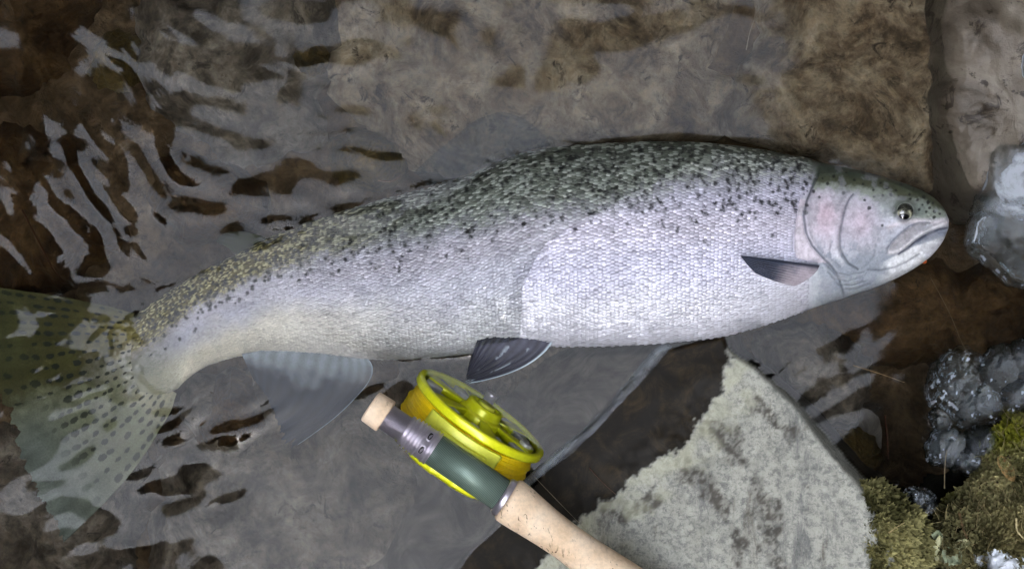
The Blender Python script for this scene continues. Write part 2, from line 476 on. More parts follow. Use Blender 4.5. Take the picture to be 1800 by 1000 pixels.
VB = np.stack([(GX - 900) / S * k, (500 - GY) / S * k, Zb], -1)
n_, m_ = len(gx), len(gy)
ring = np.concatenate([np.arange(m_), np.arange(1, n_) * m_ + m_ - 1, (n_ - 1) * m_ + np.arange(m_ - 2, -1, -1), np.arange(n_ - 2, 0, -1) * m_])
VB = VB.reshape(-1, 3)
low = VB[ring].copy(); low[:, 2] = -0.13
r0 = np.arange(len(ring)) + len(VB)
skirt = np.stack([ring, np.roll(ring, -1), np.roll(r0, -1), r0], -1)
boulder = build('boulder', np.concatenate([VB, low]), [grid_faces(n_, m_)[:, ::-1], skirt, r0[None]], M_boulder,
                extra={'wet': np.concatenate([wet.ravel(), np.ones(len(ring))]), 'lichen': np.concatenate([lich.ravel(), np.zeros(len(ring))]), 'band': np.concatenate([band.ravel(), np.zeros(len(ring))]), 'silt': np.concatenate([sstep(-0.0006, -0.003, Zb + 0.0015 * fbm(GX / 25, GY / 25, 97, 3)).ravel(), np.ones(len(ring))])})
tag(boulder, 'pale grey lichened boulder with a dark wet edge under the rod grip', 'boulder')

# ------------------------------------------------------------------ the trout
# cross-sections from snout to tail root: back x,y, belly x,y (pixels), half thickness (mm), mid height (mm)
FS = np.array([
 (1668, 386, 1667, 402, 3.5, -1), (1659, 366, 1655, 428, 8, -1), (1638, 345, 1630, 456, 13, -1), (1600, 326, 1588, 483, 18, -1),
 (1550, 310, 1535, 507, 22, -1), (1500, 297, 1490, 522, 25, -1), (1450, 283, 1440, 538, 27, -1), (1400, 269, 1395, 553, 28.5, -1.5),
 (1340, 257, 1335, 574, 29.5, -2), (1270, 248, 1265, 592, 30, -3), (1200, 243, 1200, 600, 30, -4), (1120, 243, 1120, 606, 30, -5.5),
 (1040, 246, 1040, 609, 29.5, -8), (960, 254, 970, 609, 28.5, -11), (890, 272, 905, 611, 27, -13), (820, 303, 840, 618, 25.5, -15),
 (750, 326, 770, 626, 23.5, -16.5), (680, 345, 705, 631, 21.5, -18), (610, 367, 640, 630, 19.5, -19), (540, 390, 570, 622, 17.5, -20),
 (470, 418, 505, 618, 15.5, -21), (410, 448, 450, 622, 13.5, -22), (350, 480, 400, 630, 11.5, -23), (300, 510, 360, 644, 9.5, -24),
 (262, 537, 330, 664, 7.5, -25), (236, 558, 306, 686, 5.2, -25.3), (214, 582, 274, 692, 3.0, -25.6), (198, 606, 246, 688, 1.0, -25.8)], float)
FS[:, 1] += np.interp(FS[:, 0], [300, 700, 900, 1000, 1380, 1450, 1500], [0, 4, 7, 9, 9, 4, 0])
NS = len(FS) - 1

def fish_pz(t, phi):
    """section parameter t, angle phi (0 back, pi/2 upper side, pi belly) -> pixel x, y, height z"""
    t, phi = np.broadcast_arrays(np.asarray(t, float), np.asarray(phi, float))
    f = catmull(FS, t)
    a = np.cos(phi); b = np.sin(phi)
    cx = (f[..., 0] + f[..., 2]) / 2; cy = (f[..., 1] + f[..., 3]) / 2
    hx = (f[..., 0] - f[..., 2]) / 2; hy = (f[..., 1] - f[..., 3]) / 2
    hh = np.hypot(hx, hy)
    px = cx + hx * a; py = cy + hy * a
    bb = np.sign(b) * np.abs(b) ** 0.92
    z = (f[..., 5] + f[..., 4] * bb) / 1000.0 - a * hh / S * 0.10
    return px, py, z

# ---- head relief and colour, in photo pixels
OPER = [(1446, 288), (1438, 305), (1430, 322), (1418, 352), (1412, 378), (1416, 408), (1427, 432), (1445, 452), (1462, 470), (1472, 486), (1480, 505), (1484, 525)]
MEMB = [(1440, 288), (1424, 330), (1406, 352), (1400, 385), (1397, 415), (1397, 440), (1402, 455), (1418, 460), (1442, 462)]
PREO = [(1500, 341), (1494, 348), (1487, 362), (1482, 382), (1477, 410), (1477, 430), (1482, 447), (1492, 462), (1508, 472)]
SUBO = [(1463, 424), (1459, 440), (1462, 456), (1478, 468)]
CHEEK = [(1540, 430), (1538, 448), (1528, 462), (1515, 471)]
MAXG = [(1634, 391), (1616, 391), (1600, 396), (1584, 408), (1568, 424), (1560, 436), (1559, 444)]
LIPW = [(1664, 391), (1645, 398), (1626, 407), (1606, 420), (1590, 434), (1576, 442), (1563, 443)]
SLIT = [(1669, 400), (1650, 403), (1634, 409), (1620, 417), (1606, 427), (1594, 437), (1580, 446)]
JAWD = [(1662, 408), (1645, 411), (1628, 417), (1614, 424)]
JAWG = [(1526, 474), (1548, 475), (1572, 470), (1592, 461), (1616, 446)]
BRAN = [[(1455, 477), (1468, 490), (1490, 494), (1512, 488)], [(1462, 486), (1474, 499), (1496, 502), (1522, 494)], [(1468, 496), (1482, 508), (1504, 508), (1530, 498)], [(1449, 462), (1466, 478), (1492, 483), (1520, 477)]]
EYE = (1590.0, 373.0)

def xedge(py, poly):
    return np.interp(py, [p[1] for p in poly], [p[0] for p in poly])

def head_relief(px, py):
    z = np.zeros_like(px)
    near = px > 1370
    x = px[near]; y = py[near]
    h = np.zeros_like(x)
    inn = x - xedge(y, OPER)
    top_fade = sstep(286, 318, y)
    low_fade = 1 - sstep(490, 520, y)
    h += 0.0019 * sstep(-1.5, 3.0, inn) * (1 - sstep(30, 110, inn) * 0.6) * top_fade * low_fade
    im = x - xedge(y, MEMB)
    h += 0.0009 * sstep(-1.5, 3, im) * (1 - sstep(2, 12, inn)) * sstep(335, 360, y) * (1 - sstep(452, 462, y))
    h -= 0.0010 * np.exp(-(pdist(x, y, OPER) / 2.6) ** 2) * top_fade
    h -= 0.0014 * np.exp(-(pdist(x, y, PREO) / 2.2) ** 2)
    h += 0.0010 * np.exp(-(pdist(x + 7, y, PREO) / 6.0) ** 2)
    h -= 0.0004 * np.exp(-(pdist(x, y, SUBO) / 2.0) ** 2)
    h -= 0.0004 * np.exp(-(pdist(x, y, CHEEK) / 2.2) ** 2)
    h -= 0.0012 * np.exp(-(pdist(x, y, MAXG) / 2.2) ** 2)
    h += 0.0016 * np.exp(-(pdist(x, y, LIPW) / 4.2) ** 2)
    h -= 0.0018 * np.exp(-(pdist(x, y, SLIT) / 2.4) ** 2)
    h -= 0.0007 * np.exp(-(pdist(x, y, JAWG) / 2.4) ** 2)
    for b in BRAN:
        h -= 0.0006 * np.exp(-(pdist(x, y, b) / 1.8) ** 2)
        h += 0.0005 * np.exp(-(pdist(x, y - 4.5, b) / 2.6) ** 2)
    re = np.hypot(x - EYE[0], (y - EYE[1]))
    h += 0.0016 * np.exp(-((re - 19) / 5.0) ** 2) * np.where(y < EYE[1] + 8, 1.0, 0.4)
    h -= 0.0030 * (1 - sstep(9, 17, re))
    h += 0.00035 * fbm(x / 7, y / 7, 65, 3)
    # nostril
    h -= 0.0009 * np.exp(-(np.hypot(x - 1631, y - 379) / 2.2) ** 2)
    h -= 0.0007 * np.exp(-(np.hypot(x - 1636, y - 384) / 1.8) ** 2)
    # bony ridge lines of the skull
    h += 0.0005 * np.exp(-(pdist(x, y, [(1440, 305), (1500, 302), (1560, 318), (1610, 340)]) / 3.0) ** 2)
    z[near] = h
    return z

GREEN = lin(64, 68, 48); PALEG = lin(146, 154, 144); PINK = lin(206, 188, 202); LAV = lin(190, 192, 204)
SLATE = lin(72, 80, 92); WHITE = lin(226, 228, 232); GREYB = lin(150, 158, 168); DARK = lin(22, 24, 26)

def lerp(a, b, f):
    return a * (1 - f[..., None]) + np.asarray(b) * f[..., None]

head_spots = [(1440, 347), (1419, 361), (1412, 372), (1417, 374), (1483, 339), (1520, 352), (1528, 366), (1551, 396), (1536, 346), (1455, 323), (1478, 325),
              (1502, 317), (1517, 324), (1488, 303), (1466, 310), (1535, 334), (1548, 322), (1560, 330), (1575, 335), (1598, 342), (1612, 352), (1622, 360), (1634, 366),
              (1643, 372), (1652, 376), (1642, 382), (1628, 372), (1640, 357), (1624, 346), (1606, 333), (1584, 324), (1562, 314), (1540, 309), (1518, 304), (1580, 345),
              (1446, 314), (1430, 336), (1525, 313), (1552, 344), (1566, 343), (1600, 350), (1616, 368), (1632, 356)]

def head_colour(x, y):
    c = np.broadcast_to(LAV, x.shape + (3,)).copy()
    n = fbm(x / 14, y / 14, 61, 4)
    n2 = fbm(x / 5, y / 5, 62, 3)
    # lower head goes blue grey, then white under the jaw
    c = lerp(c, PINK, np.exp(-((x - 1450) / 34) ** 2 - ((y - 385) / 48) ** 2) * 0.9)
    c = lerp(c, PINK, np.exp(-((x - 1515) / 26) ** 2 - ((y - 390) / 36) ** 2) * 0.7)
    c = lerp(c, lin(190, 152, 164), np.exp(-((x - 1452) / 16) ** 2 - ((y - 372) / 16) ** 2) * 0.2)
    dj = y - np.interp(x, [1390, 1480, 1560, 1620, 1670], [470, 452, 430, 420, 400])
    c = lerp(c, GREYB, sstep(-16, 14, dj + 20 * n) * 0.85)
    c = lerp(c, lin(176, 182, 188), sstep(20, 55, dj + 16 * n) * (x < 1510) * 0.6)
    jaw = sstep(2, 7, y - np.interp(x, [1480, 1530, 1560, 1608, 1668], [500, 470, 452, 428, 409])) * sstep(1540, 1580, x + 30 * n)
    c = lerp(c, WHITE, jaw)
    c = lerp(c, lin(140, 146, 152), sstep(2, 14, y - np.interp(x, [1480, 1560, 1620, 1660], [503, 482, 452, 424])) * 0.55)
    c = lerp(c, lin(128, 134, 146), sstep(0.05, 0.35, n + 0.5 * n2) * sstep(400, 440, y) * (1 - jaw) * 0.7)
    # green crown
    top = np.interp(x, [1400, 1432, 1460, 1500, 1530, 1560, 1590, 1620, 1650, 1672], [300, 338, 332, 338, 345, 366, 382, 388, 388, 382]) - y
    pg = sstep(-7, 5, top + 14 * n)
    c = lerp(c, PALEG, pg)
    topg = np.interp(x, [1400, 1432, 1500, 1540, 1580, 1620, 1660, 1672], [300, 326, 328, 333, 345, 356, 372, 380]) - y
    c = lerp(c, GREEN, sstep(-6, 8, topg + 16 * n) * 0.92)
    c = lerp(c, lin(58, 70, 66), sstep(14, 30, topg + 10 * n) * 0.7)
    c = lerp(c, lin(168, 178, 176), np.exp(-((x - 1558) / 14) ** 2 - ((y - 366) / 14) ** 2) * 0.7)
    c = lerp(c, lin(100, 112, 112), np.exp(-((x - 1617) / 14) ** 2 - ((y - 372) / 16) ** 2) * 0.6)
    # jaws
    mx = (sdist(x, y, [(1634, 391), (1610, 393), (1584, 408), (1564, 430), (1560, 442), (1580, 438), (1602, 418), (1625, 402)]))
    c = lerp(c, lin(160, 158, 164), sstep(-1, 3, mx))
    c = lerp(c, lin(222, 218, 224), np.exp(-(pdist(x, y, LIPW) / 4.4) ** 2))
    c = lerp(c, lin(216, 210, 218), np.exp(-(pdist(x, y, [(1664, 387), (1640, 391), (1612, 388), (1584, 391), (1562, 400)]) / 4.6) ** 2) * 0.9)
    c = lerp(c, lin(116, 122, 138), np.exp(-(pdist(x, y, JAWD) / 5.5) ** 2))
    c = lerp(c, lin(74, 78, 92), np.exp(-(pdist(x, y, SLIT) / 2.0) ** 2))
    for g, w, f in ((OPER, 2.4, 0.72), (PREO, 1.9, 0.72), (MAXG, 1.5, 0.6), (SUBO, 1.6, 0.35), (CHEEK, 2, 0.3), (JAWG, 1.8, 0.55)):
        c = lerp(c, SLATE, np.exp(-(pdist(x, y, g) / w) ** 2) * f * sstep(300, 325, y))
    for b in BRAN:
        c = lerp(c, lin(110, 116, 126), np.exp(-(pdist(x, y, b) / 1.4) ** 2) * 0.7)
    im = x - xedge(y, OPER)
    c = lerp(c, lin(206, 196, 206), sstep(-0.5, -4, im) * (y > 350) * (y < 462) * 0.85)
    re = np.hypot(x - EYE[0], y - EYE[1])
    c = lerp(c, lin(58, 62, 60), np.exp(-((re - 17) / 5.5) ** 2) * np.where(y < EYE[1] + 4, 0.75, 0.35))
    for k, (sx, sy) in enumerate(head_spots):
        r = 3.1 + 0.8 * math.sin(k * 2.3)
        if k >= 8: r *= 0.85
        c = lerp(c, DARK, (1 - sstep(r - 1.3, r + 0.9, np.hypot(x - sx, (y - sy)) + 1.5 * n2)) * 0.9)
    n3 = fbm(x / 2.6, y / 2.6, 63, 2)
    c = lerp(c, lin(150, 152, 160), sstep(0.12, 0.3, fbm(x / 22, y / 22, 66, 4)) * 0.45)
    return c * 0.84 * (1 + 0.28 * n + 0.24 * n2 + 0.16 * n3)[..., None]

def body_colour(px, py, v, scale=False):
    """v: 0 on the back .. 1 on the belly"""
    n = fbm(px / 60, py / 60, 81, 4)
    n2 = fbm(px / 12, py / 12, 82, 3)
    c = np.broadcast_to(lin(194, 193, 212), px.shape + (3,)).copy()
    c = lerp(c, lin(203, 197, 211), np.exp(-((v - 0.42) / 0.12) ** 2) * 0.7)
    c = lerp(c, lin(204, 204, 214), sstep(0.62, 0.86, v + 0.12 * n))
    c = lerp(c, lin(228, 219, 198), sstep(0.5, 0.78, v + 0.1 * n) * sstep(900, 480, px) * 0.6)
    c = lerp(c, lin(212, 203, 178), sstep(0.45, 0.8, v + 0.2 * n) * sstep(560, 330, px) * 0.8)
    c = lerp(c, lin(118, 119, 94), sstep(335, 258, px - 0.35 * (py - 640) + 30 * n) * sstep(0.2, 0.5, v) * 0.8)
    bk = np.interp(px, [200, 300, 420, 560, 700, 850, 950, 1050, 1150, 1250, 1350, 1450], [0.42, 0.36, 0.30, 0.27, 0.25, 0.30, 0.33, 0.31, 0.24, 0.19, 0.15, 0.12])
    tr = sstep(0.10, -0.10, v - bk + 0.05 * n + 0.05 * n2)
    olive = lerp(np.broadcast_to(lin(132, 138, 130), c.shape), lin(118, 108, 62), sstep(760, 420, px))
    c = c * (1 - tr[..., None]) + olive * tr[..., None]
    c = lerp(c, lin(54, 60, 52), sstep(0.10, 0.0, v + 0.03 * n2) * 0.6)
    return c * (1 + 0.12 * n + 0.1 * n2)[..., None]

# black spots on the flank
SP = []
_t = 0
while len(SP) < 1100 and _t < 60000:
    _t += 1
    x = rng.uniform(230, 1440); vv = rng.uniform(0.02, 0.62)
    dens = 0.62 * math.exp(-((vv - 0.12) / 0.13) ** 2) + 0.22 * math.exp(-((vv - 0.33) / 0.10) ** 2)
    if x < 950: dens *= 0.75
    if x < 420: dens = 0.5 * math.exp(-((vv - 0.2) / 0.22) ** 2)
    if rng.random() > dens: continue
    SP.append((x, vv, rng.uniform(1.7, 3.1) * (0.85 if x < 420 else 1.0)))
    if vv > 0.26 and rng.random() < 0.4:
        SP.append((x + rng.uniform(-7, 7), vv + rng.uniform(-0.02, 0.02), rng.uniform(1.6, 2.8)))

trout = empty('trout', tuple(P(950, 430, -0.04)))
tag(trout, 'large silver trout with a pink cheek and black spots lying on its side', 'fish')

# skin: one continuous mesh, denser at the head
t_head = np.linspace(0, 7.2, 250); t_body = np.linspace(7.2, NS, 260)[1:]
ts = np.concatenate([t_head, t_body])
ph = np.concatenate([np.linspace(0, np.pi, 210), np.linspace(np.pi, 2 * np.pi, 50)[1:-1]])
TT, PH = np.meshgrid(ts, ph, indexing='ij')
px, py, z = fish_pz(TT, PH)
f_ = catmull(FS, TT)
vv = (1 - np.cos(PH)) / 2
up = np.sin(PH) > 0.03
z = z + head_relief(px, py) * sstep(0.0, 0.25, np.sin(PH))
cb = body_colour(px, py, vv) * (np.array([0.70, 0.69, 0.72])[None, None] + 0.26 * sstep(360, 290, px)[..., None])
ch = head_colour(px, py)
hm = np.where(up, np.where(py > 458, sstep(1405, 1448, px + 16 * fbm(px / 12, py / 12, 99, 3)), sstep(-4, 2, px - np.maximum(xedge(py, MEMB), 1396))), sstep(1420, 1440, px))
# the throat below the gill opening keeps smooth white skin
cb = lerp(cb, lin(205, 208, 212), sstep(1415, 1435, px) * (py > 462))
skin_c = cb * (1 - hm[..., None]) + ch * hm[..., None]
V = P(px, py, z)
n_, m_ = TT.shape
cap0 = np.arange(m_)[None, :]; cap1 = ((n_ - 1) * m_ + np.arange(m_))[None, ::-1]
M_skin = mat_vcol('fish_skin', 0.38, 0.03, 0.35, 0.12, 700, 0.12, 0.0004, var=0.12)
body = build('body', V, [grid_faces(n_, m_, True), cap0, cap1], M_skin, colors=skin_c)

# ---- scales: overlapping shields laid in slanting rows
rows = 70
phis = 0.5 * np.linspace(0.12, np.pi - 0.16, rows) + 0.5 * np.arccos(np.linspace(math.cos(0.12), math.cos(np.pi - 0.16), rows))
cols = []
tpos = 6.55
while tpos < NS - 0.9:
    cols.append(tpos)
    f = catmull(FS, np.array([tpos]))[0]
    f2 = catmull(FS, np.array([tpos + 0.02]))[0]
    dpx = np.hypot((f2[0] + f2[2] - f[0] - f[2]) / 2, (f2[1] + f2[3] - f[1] - f[3]) / 2) / 0.02
    hgt = np.hypot(f[0] - f[2], f[1] - f[3])
    tpos += 7.5 * (hgt / 360) ** 0.75 / max(dpx, 1)
cols = np.array(cols)
CT, CP = np.meshgrid(cols, phis, indexing='ij')
dphi = np.gradient(phis)[None] * np.ones((len(cols), 1))
CP = CP + (np.arange(len(cols)) % 2)[:, None] * dphi * 0.5
CP = CP + dphi * 0.10 * rng.standard_normal(CP.shape)
dt_ = np.gradient(cols)[:, None] * np.ones_like(CP)
CT = CT + dt_ * 0.08 * rng.standard_normal(CT.shape)
CT = CT.ravel(); CP = CP.ravel(); dt_ = dt_.ravel(); dphi = dphi.ravel()
def surf(t, p):
    return P(*fish_pz(t, p))
C0 = surf(CT, CP)
Du = (surf(CT + 0.02, CP) - surf(CT - 0.02, CP)) / 0.04 * dt_[:, None]      # towards the tail, one column pitch
Dv = (surf(CT, CP + 0.01) - surf(CT, CP - 0.01)) / 0.02 * dphi[:, None]
Nn = np.cross(Dv, Du); Nn /= np.linalg.norm(Nn, axis=1)[:, None] + 1e-12
Nn *= np.sign((Nn * (C0 - P(*fish_pz(CT, CP + np.pi))) ).sum(1))[:, None]
spx, spy, _z = fish_pz(CT, CP)
keep = spx < np.where(spy > 458, 1500, xedge(spy, MEMB) - 3)
keep &= ~((spy > 452) & (spx > 1430 - (spy - 452) * 0.12))
keep &= rng.random(len(keep)) > 0.004 + 0.9 * sstep(1405, 1432, spx) * (spy > 456) + 0.9 * sstep(NS - 3.2, NS - 1.0, CT)
CT, CP, C0, Du, Dv, Nn, spx, spy = [a[keep] for a in (CT, CP, C0, Du, Dv, Nn, spx, spy)]
tpl = np.array([(-0.75, -0.34, -0.16), (-0.75, 0.34, -0.16), (0.05, -0.52, -0.03), (0.05, 0.52, -0.03), (0.52, -0.36, 0.03), (0.52, 0.36, 0.03), (0.72, 0, 0.05), (-0.12, 0, 0.16), (0.36, 0, 0.17)])
tri = np.array([(0, 7, 1), (0, 2, 7), (1, 7, 3), (2, 8, 7), (3, 7, 8), (2, 4, 8), (3, 8, 5), (4, 6, 8), (5, 8, 6)])
ns_ = len(CT)
sl = np.linalg.norm(Dv, axis=1)
jit = 1 + 0.08 * rng.standard_normal((ns_, 1, 1))
U_ = tpl[None, :, 0:1] * jit; V_ = tpl[None, :, 1:2] * jit; W_ = tpl[None, :, 2:3]
SV = C0[:, None] + U_ * Du[:, None] * 1.12 + V_ * Dv[:, None] * 1.1 + (W_ * (sl[:, None, None] * 1.05) + 0.0003) * Nn[:, None]
tilt = 0.08 * rng.standard_normal((ns_, 1, 1)) * sl[:, None, None]
SV = SV + Nn[:, None] * tilt * V_ * 2.0
vcen = (1 - np.cos(CP)) / 2
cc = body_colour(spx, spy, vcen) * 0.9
cc = cc * (1 + 0.08 * rng.standard_normal((ns_, 1)) + 0.22 * fbm(spx / 34, spy / 26, 701, 3)[:, None])
# the back: glints painted as pale scales among dark ones
bk = np.interp(spx, [200, 300, 420, 560, 700, 850, 950, 1050, 1150, 1250, 1350, 1450], [0.42, 0.36, 0.30, 0.27, 0.25, 0.30, 0.33, 0.31, 0.24, 0.19, 0.15, 0.12])
isb = sstep(0.08, -0.10, vcen - bk)
gl = rng.random(ns_)
gcol = np.where((gl < 0.28)[:, None], cc * 0.62, np.where((gl > 0.66)[:, None], lerp(np.broadcast_to(lin(174, 180, 174), cc.shape), lin(190, 180, 132), sstep(760, 420, spx)), cc))
cc = cc * (1 - isb[:, None]) + gcol * isb[:, None]
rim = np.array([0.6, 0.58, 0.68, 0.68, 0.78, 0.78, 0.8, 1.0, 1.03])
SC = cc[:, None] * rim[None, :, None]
SC[:, :, 2] *= 1.0
vpx = spx[:, None] + 0 * rim; vpy = spy[:, None] + 0 * rim
wx = (SV[..., 0] * S / ((H - SV[..., 2]) / H) + 900); wy = 500 - SV[..., 1] * S / ((H - SV[..., 2]) / H)
f_all = catmull(FS, np.linspace(0, NS, 600))
for sx, sv, sr in SP:
    i = np.argmin(np.abs((f_all[:, 0] * (1 - sv) + f_all[:, 2] * sv) - sx))
    sy = f_all[i, 1] * (1 - sv) + f_all[i, 3] * sv
    q = np.abs(spx - sx) < 14
    d = np.hypot((wx[q] - sx), (wy[q] - sy) * 0.9)
    a_ = (1 - sstep(sr - 0.8, sr + 1.6, d)) * 0.92
    SC[q] = SC[q] * (1 - a_[..., None]) + lin(30, 31, 34) * a_[..., None]
M_scale = mat_vcol('fish_scales', 0.33, 0.14, 0.4, 0.06)
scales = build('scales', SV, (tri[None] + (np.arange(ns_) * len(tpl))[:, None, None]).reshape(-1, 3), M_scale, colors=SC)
tag(scales, kind='stuff')

# ---- eye
def dome(name, cx, cy, rx, ry, zc, hz, mat, colf=None, n=26, m=40):
    u = np.linspace(0.001, 1.0, n); t = np.linspace(0, 2 * np.pi, m, endpoint=False)
    U, T = np.meshgrid(u, t, indexing='ij')
    X = cx + rx * U * np.cos(T); Y = cy + ry * U * np.sin(T)
    Zt = zc + hz * np.sqrt(np.clip(1 - U ** 2, 0, 1))
    Vt = P(X, Y, Zt)
    Xb = X[::-1]; 
    Vb = P(cx + rx * U[::-1] * np.cos(T), cy + ry * U[::-1] * np.sin(T), zc - 0.4 * hz * np.sqrt(np.clip(1 - U[::-1] ** 2, 0, 1)))
    VV = np.concatenate([Vt, Vb])
    cl = None
    if colf is not None:
        cl = np.concatenate([colf(X, Y), colf(X, Y)[::-1]])
    return build(name, VV, [grid_faces(2 * n, m, True)], mat, colors=cl)

def eye_col(x, y):
    c = np.broadcast_to(lin(84, 84, 74), x.shape + (3,)).copy()
    n = fbm(x / 3, y / 3, 91, 3)
    r = np.hypot(x - 1589.5, y - 378)
    c = lerp(c, lin(168, 166, 142), np.exp(-((r - 11.0) / 1.6) ** 2) * 0.8)
    c = lerp(c, lin(36, 38, 36), sstep(1, -5, y - EYE[1] + 3 * n) * 0.92)
    c = lerp(c, lin(34, 35, 34), sstep(13, 16, np.hypot(x - EYE[0], y - EYE[1])))
    return c * (1 + 0.5 * n)[..., None]

def fish_top(pxv, pyv):
    """height of the upper side of the fish at a pixel (nearest sample)"""
    d = (px[:, :210] - pxv) ** 2 + (py[:, :210] - pyv) ** 2
    return float(z[:, :210].ravel()[np.argmin(d)])

ez = fish_top(EYE[0], EYE[1])
M_eye = mat_vcol('eye_iris', 0.15, 0.1, 0.6, 1.0)
M_pupil = mat_plain('pupil_black', L4(12, 13, 16), 0.05, 0, 1.0)
eye = dome('eye', EYE[0], EYE[1], 17.5, 17, ez + 0.0002, 0.0038, M_eye, eye_col)
pupil = dome('pupil', 1589.5, 378.5, 9.6, 8.8, ez + 0.0026, 0.0014, M_pupil)

# ---- fins
def poly_at(pts, v):
    pts = np.asarray(pts, float)
    t = np.asarray(v) * (len(pts) - 1)
    return catmull(pts, t)

def fin(name, base, mid, outer, zf, colf, mat, n=60, m=130, rays=14, amp=0.0004, thick=0.0006, rag=0.0):
    u = np.linspace(0, 1, n); v = np.linspace(0, 1, m)
    U, Vv = np.meshgrid(u, v, indexing='ij')
    b = poly_at(base, Vv); q = poly_at(mid, Vv); o = poly_at(outer, Vv)
    c0 = (U - 0.5) * (U - 1) * 2; c1 = -4 * U * (U - 1); c2 = 2 * U * (U - 0.5)
    XY = b * c0[..., None] + q * c1[..., None] + o * c2[..., None]
    if rag:
        XY = XY + (o - q) * (rag * (fbm(Vv * rays * 2.2, 0 * Vv, 977, 4, 0.7) - 0.25 * np.abs(np.sin(np.pi * rays * Vv))) * U ** 6)[..., None]
    X, Y = XY[..., 0], XY[..., 1]
    split = np.clip(U * 1.6, 0.2, 1)
    rid = amp * (0.55 * np.cos(2 * np.pi * rays * Vv) + 0.45 * np.cos(4 * np.pi * rays * Vv) * sstep(0.45, 0.7, U)) * split
    Z = zf(X, Y, U, Vv)
    th_ = thick * (1 - 0.6 * U)
    top = P(X, Y, Z + th_ + rid); bot = P(X, Y, Z - th_ - rid)
    cl = colf(X, Y, U, Vv, np.cos(2 * np.pi * rays * Vv))
    nv = n * m
    f1 = grid_faces(n, m)
    f2 = f1[:, ::-1] + nv
    ring = np.concatenate([np.arange(m), np.arange(1, n) * m + m - 1, (n - 1) * m + np.arange(m - 2, -1, -1), np.arange(n - 2, 0, -1) * m])
    r2 = np.roll(ring, -1)
    side = np.stack([ring, r2, r2 + nv, ring + nv], -1)
    return build(name, np.concatenate([top.reshape(-1, 3), bot.reshape(-1, 3)]), [f1, f2, side], mat, colors=np.concatenate([cl.reshape(-1, 3)] * 2))

M_fin = mat_vcol('fin_membrane', 0.45, 0.0, 0.18, 0.0, 500, 0.15, 0.0004, var=0.15)
M_finthin = mat_vcol('thin_fin_membrane', 0.5, 0.0, 0.06, 0.0, 500, 0.15, 0.0004, trans=0.03, var=0.15)

M_finghost = mat_vcol('clear_fin_membrane', 0.5, 0.0, 0.05, 0.0, 500, 0.15, 0.0004, trans=0.8, var=0.3)
M_tail = mat_vcol('tail_membrane', 0.5, 0.0, 0.06, 0.0, 300, 0.2, 0.0006, trans=0.02, var=0.25)
def c_tail(X, Y, U, Vv, ray):
    n = fbm(X / 30, Y / 30, 201, 4)
    c = lerp(np.broadcast_to(lin(60, 58, 28), X.shape + (3,)), lin(100, 102, 80), sstep(0.45, 0.62, Vv + 0.15 * n))
    c = lerp(c, lin(88, 95, 92), sstep(0.45, 0.95, U) * sstep(0.4, 0.7, Vv) * 0.8)
    c = lerp(c, lin(52, 56, 36), sstep(0.55, 0.95, U) * sstep(0.5, 0.3, Vv) * 0.6)
    c = lerp(c, lin(176, 160, 128), sstep(0.35, 0.0, U + 0.2 * n) * np.exp(-((Vv - 0.66) / 0.28) ** 2) * 0.9)
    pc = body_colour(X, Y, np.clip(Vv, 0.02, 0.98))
    bl = (sstep(0.46, 0.08, U + 0.3 * n) * np.exp(-((Vv - 0.5) / 0.42) ** 4))[..., None]
    c = c * (1 - bl) + pc * bl
    c = c * (1 + 0.05 * ray)[..., None] * (1 + 0.35 * n)[..., None]
    # rows of spots between the rays
    k = np.floor(Vv * 19); fv = Vv * 19 - k
    us = U * (13 + 3 * _hash(k, k, 5)) + _hash(k, k * 3, 9) * 2
    iu = np.floor(us); fu = us - iu
    rr_ = _hash(iu, k, 77)
    sp = (np.hypot((fu - 0.5 - 0.3 * (rr_ - 0.5)) * 0.85, (fv - 0.5) * 1.35 + 0.2 * n) < 0.20 + 0.17 * _hash(iu, k, 88)) & (rr_ > 0.18)
    fade = np.where(Vv < 0.55, 0.95, 0.85) * (1 - sstep(0.62, 0.9, U) * np.where(Vv > 0.5, 1, 0.25)) * sstep(0.03, 0.12, U)
    return lerp(c, lin(26, 30, 24), sp * fade)
tail = fin('tail_fin', [(236, 552), (236, 590), (252, 630), (276, 668), (310, 692)], [(112, 522), (130, 590), (150, 670), (178, 750), (244, 812)],
           [(-70, 500), (-46, 590), (12, 720), (46, 830), (112, 950)], lambda X, Y, U, Vv: -0.0250 + 0.003 * U + 0.004 * np.sin(Vv * 4 + U * 3) * U, c_tail, M_tail, n=150, m=320, rays=19, amp=0.00006, rag=0.07)

